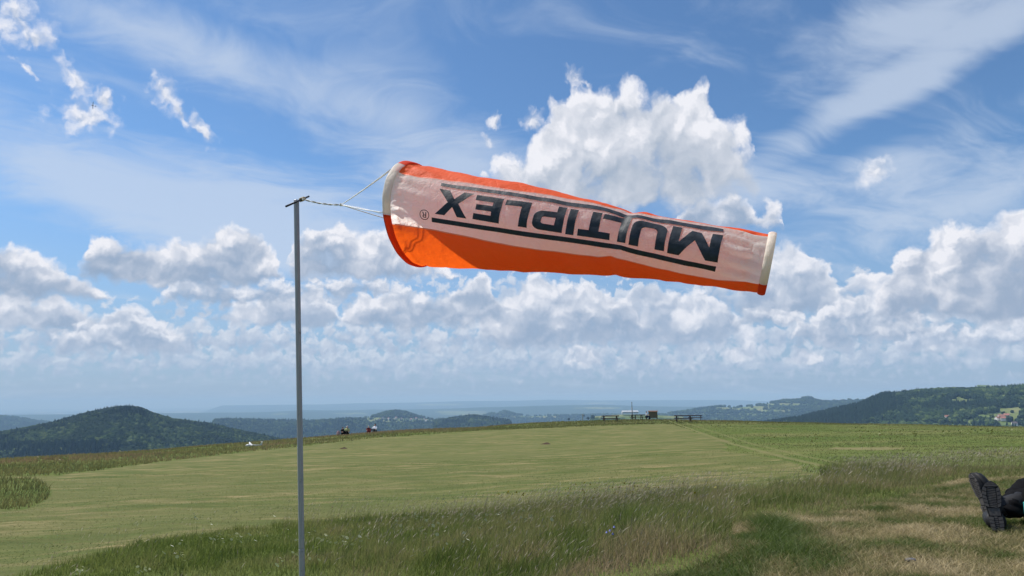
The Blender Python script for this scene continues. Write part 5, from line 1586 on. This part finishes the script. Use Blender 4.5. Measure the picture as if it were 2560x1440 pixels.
hw1 = make_house(M['house_wall'], M['house_roof']); hw2 = make_house(M['house_wall'], M['house_roof_dark']); hw3 = make_house(M['house_wall_grey'], M['house_roof'])
HS = [(0, 2370, 1050, 1.25, 0.2, 'bright white house with a red roof among the trees, left village on the long ridge', 'lr'),
      (1, 2356, 1052, 0.9, 1.2, 'pale house with a dark roof, left beside the bright white one among the trees', 'lr'),
      (2, 2381, 1047, 1.0, 0.9, 'greyish house with a red roof just behind the bright white one among the trees', 'lr'),
      (1, 2398, 1052, 0.6, 0.0, 'small pale hut right of the white house group among the trees', 'lr'),
      (0, 2509, 1053, 1.1, 0.1, 'bright white gabled house at the front of the group on the green slope', 'lr'),
      (2, 2503, 1049, 1.3, 0.5, 'greyish red-roofed farmhouse behind the white gabled house on the green slope', 'lr'),
      (0, 2494, 1052, 1.0, 0.9, 'white house at the left end of the group on the green slope', 'lr'),
      (2, 2518, 1046, 1.2, -0.2, 'long red-brown roofed barn, topmost of the group on the green slope', 'lr'),
      (1, 2537, 1066, 1.1, 0.3, 'white house with a dark roof low at the right edge, nearest to the meadow', 'lr'),
      (0, 2075, 1041, 0.9, 0.3, 'lone white house at the wooded foot of the long ridge', 'lr')]
used_ = set()
for t_, px, py, sc_, rz, lab, hl in HS:
    pr = (hw1, hw2, hw3)[t_]
    o = pr if t_ not in used_ else copy_tree(pr); used_.add(t_)
    x, y, z = hills['long_ridge'].hit(px, py)
    o.location = (x, y, z + 3.0); o.scale = (sc_,) * 3; o.rotation_euler = (0, 0, face_view(x, y) + rz)
    tag(o, lab, 'house', 'houses on the slope of the long ridge')
ORD = ['first', 'second', 'third', 'fourth', 'fifth', 'sixth', 'seventh', 'eighth', 'ninth', 'tenth', 'eleventh', 'twelfth', 'thirteenth']
vil = [(950, 1054), (957, 1050), (965, 1056), (972, 1051), (984, 1054), (990, 1049), (1003, 1051), (1013, 1056), (1028, 1053), (1040, 1050), (1050, 1054), (1060, 1051), (1066, 1055)]
for i, (px, py) in enumerate(vil):
    o = copy_tree((hw1, hw2, hw3)[i % 3])
    x, y, z = hills['village_hill'].hit(px, py)
    o.location = (x, y, z + 9.0); o.scale = (1.5,) * 3; o.rotation_euler = (0, 0, face_view(x, y) + i * 0.7)
    tag(o, 'tiny far village house under the blue hilltop, ' + ORD[i] + ' from the left in its row', 'house', 'houses of the far village')
# white-roofed hall seen over the crest beside the mast
hb = empty('hall', (0, 0, 0)); tag(hb, 'long low hall with a white roof in the distance behind the mast', 'hall')
mb = MB(); mb.box((0, 0, 3), (74, 22, 8)); mb.build('wall', M['house_wall_grey'], hb)
mb = MB(); mb.add([(-38, -12, 7.2), (38, -12, 7.2), (38, 0, 12), (-38, 0, 12), (38, 12, 7.2), (-38, 12, 7.2), (-38, -12, 6.8), (38, -12, 6.8), (38, 12, 6.8), (-38, 12, 6.8)],
                  [(0, 1, 2, 3), (3, 2, 4, 5), (6, 9, 8, 7), (0, 6, 7, 1), (4, 8, 9, 5), (0, 3, 5, 9, 6), (1, 7, 8, 4, 2)]); mb.build('roof', plain('pale_roof', (0.50, 0.51, 0.53), 0.6, scale=0.2), hb)
x, y, z = hills['far_knolls'].hit(1575, 1037)
d = ray(1575, 1033); dist = 3300; hb.location = (d[0] * dist, d[1] * dist, H0 + d[2] * dist); hb.rotation_euler = (0, 0, face_view(d[0], d[1]) + 0.2)
# knoll of land that carries the hall
hk = Hill([(1430, 1046), (1500, 1040), (1560, 1036), (1600, 1036), (1680, 1040), (1760, 1046)], 3330, 500, 500, seed=40, amp=20)
hk.mesh('hill', M['hill'], 90, 50, [(1590, 1040, 120, 6)])
# round trees on the skyline left of the tables
for i, (px, py, rad_, lab) in enumerate([(1482, 1044, 9.5, 'broad dark tree, largest of the group beyond the crest left of the tables'), (1470, 1047, 7, 'smaller round tree left against the broad dark tree beyond the crest'), (1508, 1047, 4.5, 'little round tree between the broad dark tree and the lone picnic table'), (1422, 1049, 6, 'low tree at the left end of the tree group beyond the crest')]):
    d = ray(px, py); dist = 3150; rad_ *= 1.15
    x, y, z = d[0] * dist, d[1] * dist, H0 + d[2] * dist
    tr_o = empty('round_tree', (x, y, z - rad_ * 0.4)); tag(tr_o, lab, 'tree', 'trees beyond the crest')
    mb = MB(); mb.tube([(0, 0, -12), (0.2, 0, 0), (0, 0.1, rad_ * 0.9)], [0.5, 0.4, 0.15], 8); mb.build('trunk', M['bench_wood'], tr_o, True)
    k = 2200; dv = rng.normal(size=(k, 3)); dv /= np.linalg.norm(dv, axis=1, keepdims=True)
    lump = 0.72 + 0.45 * fbm(dv[:, 0] * 2.2 + i * 5 + 9, dv[:, 2] * 2.2 + dv[:, 1] + 9, 3, 400 + i)
    c = dv * (rad_ * lump * (0.55 + 0.45 * rng.random(k)) )[:, None] * np.array([1, 1, 0.85]) + np.array([0, 0, rad_ * 0.75])
    u_ = rng.normal(size=(k, 3)); u_ /= np.linalg.norm(u_, axis=1, keepdims=True); w2 = np.cross(u_, dv); w2 /= np.linalg.norm(w2, axis=1, keepdims=True) + 1e-9
    ls = rad_ * 0.085
    V = np.stack([c - u_ * ls, c - w2 * ls * 0.6, c + u_ * ls, c + w2 * ls * 0.6], 1).reshape(-1, 3)
    mesh_np('crown', V, np.arange(4 * k), M['crown'], tr_o, False, nper=np.full(k, 4))

# ================================================================== the walker lying at the right edge
M['boot_black'] = plain('boot_black', (0.009, 0.009, 0.010), 0.6, scale=60, bump=0.3)
t = MT('sole_rubber')
n_ = t.noise(t.geo_pos(obj=True), 40, 4, 0.6)
M['sole'] = t.out(t.principled(t.mix(t.rng(n_, 0.35, 0.65), (0.055, 0.052, 0.055), (0.10, 0.092, 0.085)), 0.8, 0, t.bump(n_, 0.3, 0.003), 0.3))
M['sole_groove'] = plain('sole_groove', (0.010, 0.010, 0.011), 0.8)
bx, by, bz = at_px(2497, 1333)
lie = empty('person', (bx, by, bz), face_view(bx, by)); tag(lie, 'person in black lying back on the grass, lugged boot soles towards the viewer', 'person')


def sole_outline(z):
    """half widths of a boot sole at height z above the heel edge (0..0.295), inner and outer side"""
    k = z / 0.295
    w_ = np.interp(k, [0, 0.05, 0.2, 0.38, 0.5, 0.7, 0.85, 0.94, 1.0], [0.018, 0.031, 0.036, 0.033, 0.038, 0.050, 0.045, 0.031, 0.006])
    c = np.interp(k, [0, 0.3, 0.5, 0.75, 1], [0, 0.0, -0.003, -0.002, 0.006])
    return c - w_, c + w_


def boot(name, parent, M4, mirror=1):
    """boot standing on its heel: sole faces -y, toe up (+z)"""
    root_ = link(bpy.data.objects.new(name, None)); root_.parent = parent; root_.matrix_local = M4
    # upper: cross-sections up the foot
    zs = [0.0, 0.02, 0.06, 0.10, 0.14, 0.18, 0.22, 0.255, 0.28, 0.293]
    dp = [0.075, 0.095, 0.115, 0.115, 0.105, 0.085, 0.068, 0.058, 0.045, 0.022]
    V = []; m = 16
    for z_, d_ in zip(zs, dp):
        a_, b_ = sole_outline(z_)
        for j in range(m):
            an = math.pi * 2 * j / m; c, s_ = math.cos(an), math.sin(an)
            hx = (b_ - a_) / 2 * 0.97; cx_ = (a_ + b_) / 2
            y_ = 0.012 + (s_ * 0.5 + 0.5) * d_
            wid = hx * math.copysign(abs(c) ** 0.7, c) * (1.0 if s_ < 0 else 1 - 0.25 * s_ ** 2)
            V.append((mirror * (cx_ + wid), y_, z_))
    up_o = mesh_np('boot_upper', V, grid_faces(len(zs), m, True).tolist() + [list(range(m))[::-1], list(range((len(zs) - 1) * m, len(zs) * m))], M['boot_black'], root_, True)
    mb = MB(); mb.tube([(0, 0.05, 0.060), (0, 0.10, 0.066), (0, 0.16, 0.072), (0, 0.22, 0.078), (0, 0.235, 0.078)], [0.050, 0.056, 0.055, 0.058, 0.052], 18)
    mb.build('boot_shaft', M['boot_black'], root_, True)
    mb = MB()
    for i in range(5): mb.tube([(-0.028, 0.085 - 0.004 * i + 0.012 * (i > 2), 0.125 + 0.024 * i), (0.028, 0.085 - 0.004 * i + 0.012 * (i > 2), 0.131 + 0.024 * i)], 0.003, 5)
    mb.build('laces', M['grey_cloth'], root_)
    # sole: groove plate, then lugs
    m = 24; V = []
    zz = np.linspace(0, 0.295, m)
    for y_ in (0.016, -0.002):
        for z_ in zz:
            a_, b_ = sole_outline(z_); V += [(mirror * a_, y_, z_), (mirror * b_, y_, z_)]
    F = []
    for i in range(m - 1):
        a = 2 * i; b = 2 * m + 2 * i
        F += [(a, a + 1, a + 3, a + 2), (b, b + 2, b + 3, b + 1), (a, a + 2, b + 2, b), (a + 1, b + 1, b + 3, a + 3)]
    F += [(0, 2 * m, 2 * m + 1, 1), (2 * m - 2, 2 * m - 1, 4 * m - 1, 4 * m - 2)]
    pl = mesh_np('sole', V, F, M['sole_groove'], root_)
    lug = MB()
    def slab(z0, z1, f0, f1, sk0=0.0, sk1=0.0, th=0.009):
        """tread block between fractions f0..f1 of the width, slanted by sk"""
        P = []
        for z_, sk in ((z0, 0), (z1, 0)):
            for f in (f0, f1):
                zq = z_ + (sk0 if f == f0 else sk1)
                zc = min(max(zq, 0.003), 0.292); a_, b_ = sole_outline(zc); P.append((mirror * (a_ + (b_ - a_) * f), zq))
        (x0, q0), (x1, q1), (x2, q2), (x3, q3) = P
        V_ = [(x0, 0.0, q0), (x1, 0.0, q1), (x3, 0.0, q3), (x2, 0.0, q2)]
        lug.add([(a, -0.0025, b) for a, _, b in V_] + [(a, -th, b) for a, _, b in V_], [(4, 5, 6, 7), (3, 2, 1, 0), (0, 1, 5, 4), (1, 2, 6, 5), (2, 3, 7, 6), (3, 0, 4, 7)])
    for i in range(5):   # side blocks of the forefoot
        z0 = 0.150 + i * 0.0225
        slab(z0, z0 + 0.0185, 0.02, 0.23, 0.004, -0.004); slab(z0 - 0.002, z0 + 0.0165, 0.77, 0.98, -0.004, 0.004)
    for i in range(12):  # fine ribs between them
        z0 = 0.146 + i * 0.0098
        slab(z0, z0 + 0.0062, 0.27, 0.73, 0.003, -0.003, 0.007)
    slab(0.2655, 0.276, 0.03, 0.97); slab(0.2775, 0.288, 0.08, 0.92)     # toe
    slab(0.098, 0.140, 0.10, 0.90, 0, 0, 0.004)                          # waist
    for i in range(4):   # heel
        z0 = 0.014 + i * 0.020
        slab(z0, z0 + 0.0165, 0.02, 0.34, 0.002, -0.001); slab(z0 - 0.001, z0 + 0.0155, 0.66, 0.98, -0.001, 0.002)
    for i in range(7): slab(0.016 + i * 0.0115, 0.0235 + i * 0.0115, 0.38, 0.62, 0, 0, 0.007)
    lo = lug.build('sole_lugs', M['sole'], pl)
    return root_


from mathutils import Euler
# nearer boot: sole square to the viewer, a touch of outward lean
b1 = Matrix.Translation((0.0, 0.0, 0.0)) @ Euler((R(-6), R(-3), R(4))).to_matrix().to_4x4()
boot('boot', lie, b1, 1)
# farther boot: rolled outwards, toe up and to the left, sole seen edge-on
b2 = Matrix.Translation((-0.035, 0.20, 0.035)) @ Matrix.Rotation(R(-20), 4, 'Y') @ Matrix.Rotation(R(-62), 4, 'Z') @ Matrix.Rotation(R(-6), 4, 'X')
boot('boot', lie, b2, -1)
# legs, hips, torso: one skinned body running back to the right
J = [(0.62, 0.86, 0.14), (0.78, 1.20, 0.17), (0.86, 1.40, 0.20), (0.90, 1.50, 0.24), (0.92, 1.55, 0.26),
     (0.52, 0.83, 0.14), (0.20, 0.44, 0.17), (0.05, 0.28, 0.11),
     (0.66, 0.72, 0.13), (0.26, 0.56, 0.235), (0.12, 0.44, 0.17),
     (0.60, 1.28, 0.18), (0.50, 1.05, 0.10), (0.46, 0.86, 0.22), (0.45, 0.80, 0.25),
     (0.98, 1.06, 0.18), (1.02, 0.82, 0.12), (0.84, 0.70, 0.23), (0.77, 0.68, 0.26)]
Eg = [(0, 1), (1, 2), (2, 3), (3, 4), (0, 5), (5, 6), (6, 7), (0, 8), (8, 9), (9, 10), (1, 11), (11, 12), (12, 13), (13, 14), (1, 15), (15, 16), (16, 17), (17, 18)]
Rd = [0.12, 0.14, 0.06, 0.095, 0.08, 0.085, 0.06, 0.03, 0.085, 0.06, 0.03, 0.06, 0.042, 0.03, 0.025, 0.06, 0.042, 0.03, 0.025]
skinned('body', J, Eg, Rd, M['skin'], lie)
skinned('trousers', [J[0], J[5], J[6], (0.03, 0.20, 0.10), J[8], J[9], (0.07, 0.34, 0.14)], [(0, 1), (1, 2), (2, 3), (0, 4), (4, 5), (5, 6)], [0.145, 0.11, 0.092, 0.074, 0.11, 0.085, 0.076], M['black_cloth'], lie, sub=4, crease=0.022)
skinned('jacket', [J[0], J[1], J[2], J[11], J[12], J[13], J[15], J[16], J[17]], [(0, 1), (1, 2), (1, 3), (3, 4), (4, 5), (1, 6), (6, 7), (7, 8)], [0.15, 0.175, 0.08, 0.085, 0.066, 0.055, 0.085, 0.066, 0.055], M['black_cloth'], lie)
skinned('hair', [(0.905, 1.53, 0.25), (0.925, 1.60, 0.27)], [(0, 1)], [0.10, 0.085], M['hair_dark'], lie)
M['teal'] = C_('teal_cloth', (0.05, 0.30, 0.30))
# rucksack beside the legs, with a teal pocket
vx_, vy_ = math.cos(face_view(bx, by)), math.sin(face_view(bx, by))
x, y = bx + 0.235 * vx_ - 0.26 * vy_, by + 0.235 * vy_ + 0.26 * vx_
rs_ = rucksack((x, y, float(terrain(x, y))), face_view(bx, by) - 0.5, M['black_cloth'], M['teal'], 'black rucksack with a teal pocket beside the legs of the lying walker', 0.62)

# ---- little grey stone and a bellflower in the near grass
x, y, z = at_px(2277, 1409)
n, m = 7, 10; V = []
for i in range(n):
    ph_ = math.pi * i / (n - 1)
    for j in range(m):
        a = 2 * math.pi * j / m; rr = math.sin(ph_) * (0.018 + 0.004 * math.sin(a * 3 + i))
        V.append((x + rr * math.cos(a) * 1.5, y + rr * math.sin(a), z + 0.016 + 0.010 * math.cos(ph_)))
tag(mesh_np('stone', V, grid_faces(n, m, True).tolist(), plain('stone_grey', (0.13, 0.13, 0.14), 0.9), None, True), 'small dark grey stone on the dry turf near the bottom edge', 'stone')
x, y, z = at_px(1525, 1332, 0.2)
bf = empty('bellflower', (x, y, z)); BS = 0.42; tag(bf, 'small blue bellflower standing in the green grass near the bottom centre', 'flower')
M['blue_petal'] = plain('blue_petal', (0.18, 0.20, 0.48), 0.7); M['stem'] = plain('stem', (0.07, 0.11, 0.03), 0.8)
for ox, hz_ in ((0, 0.22), (0.025, 0.24), (0.015, 0.20), (-0.02, 0.21)):
    mb = MB(); mb.tube([(ox * 0.2, 0, 0), (ox * 0.8, 0, hz_ * 0.7), (ox, 0, hz_)], 0.0009, 5); st_ = mb.build('stem', M['stem'], bf)
    V = []; m = 10
    for zz_, rr in ((0.0, 0.003), (-0.008, 0.010), (-0.02, 0.012), (-0.028, 0.017)):
        for j in range(m): V.append((ox + BS * rr * math.cos(2 * math.pi * j / m), -0.004 + BS * rr * math.sin(2 * math.pi * j / m), hz_ + BS * zz_ + (0.003 * (j % 2) if zz_ < -0.025 else 0)))
    mesh_np('bell', V, grid_faces(4, m, True).tolist(), M['blue_petal'], bf, True)
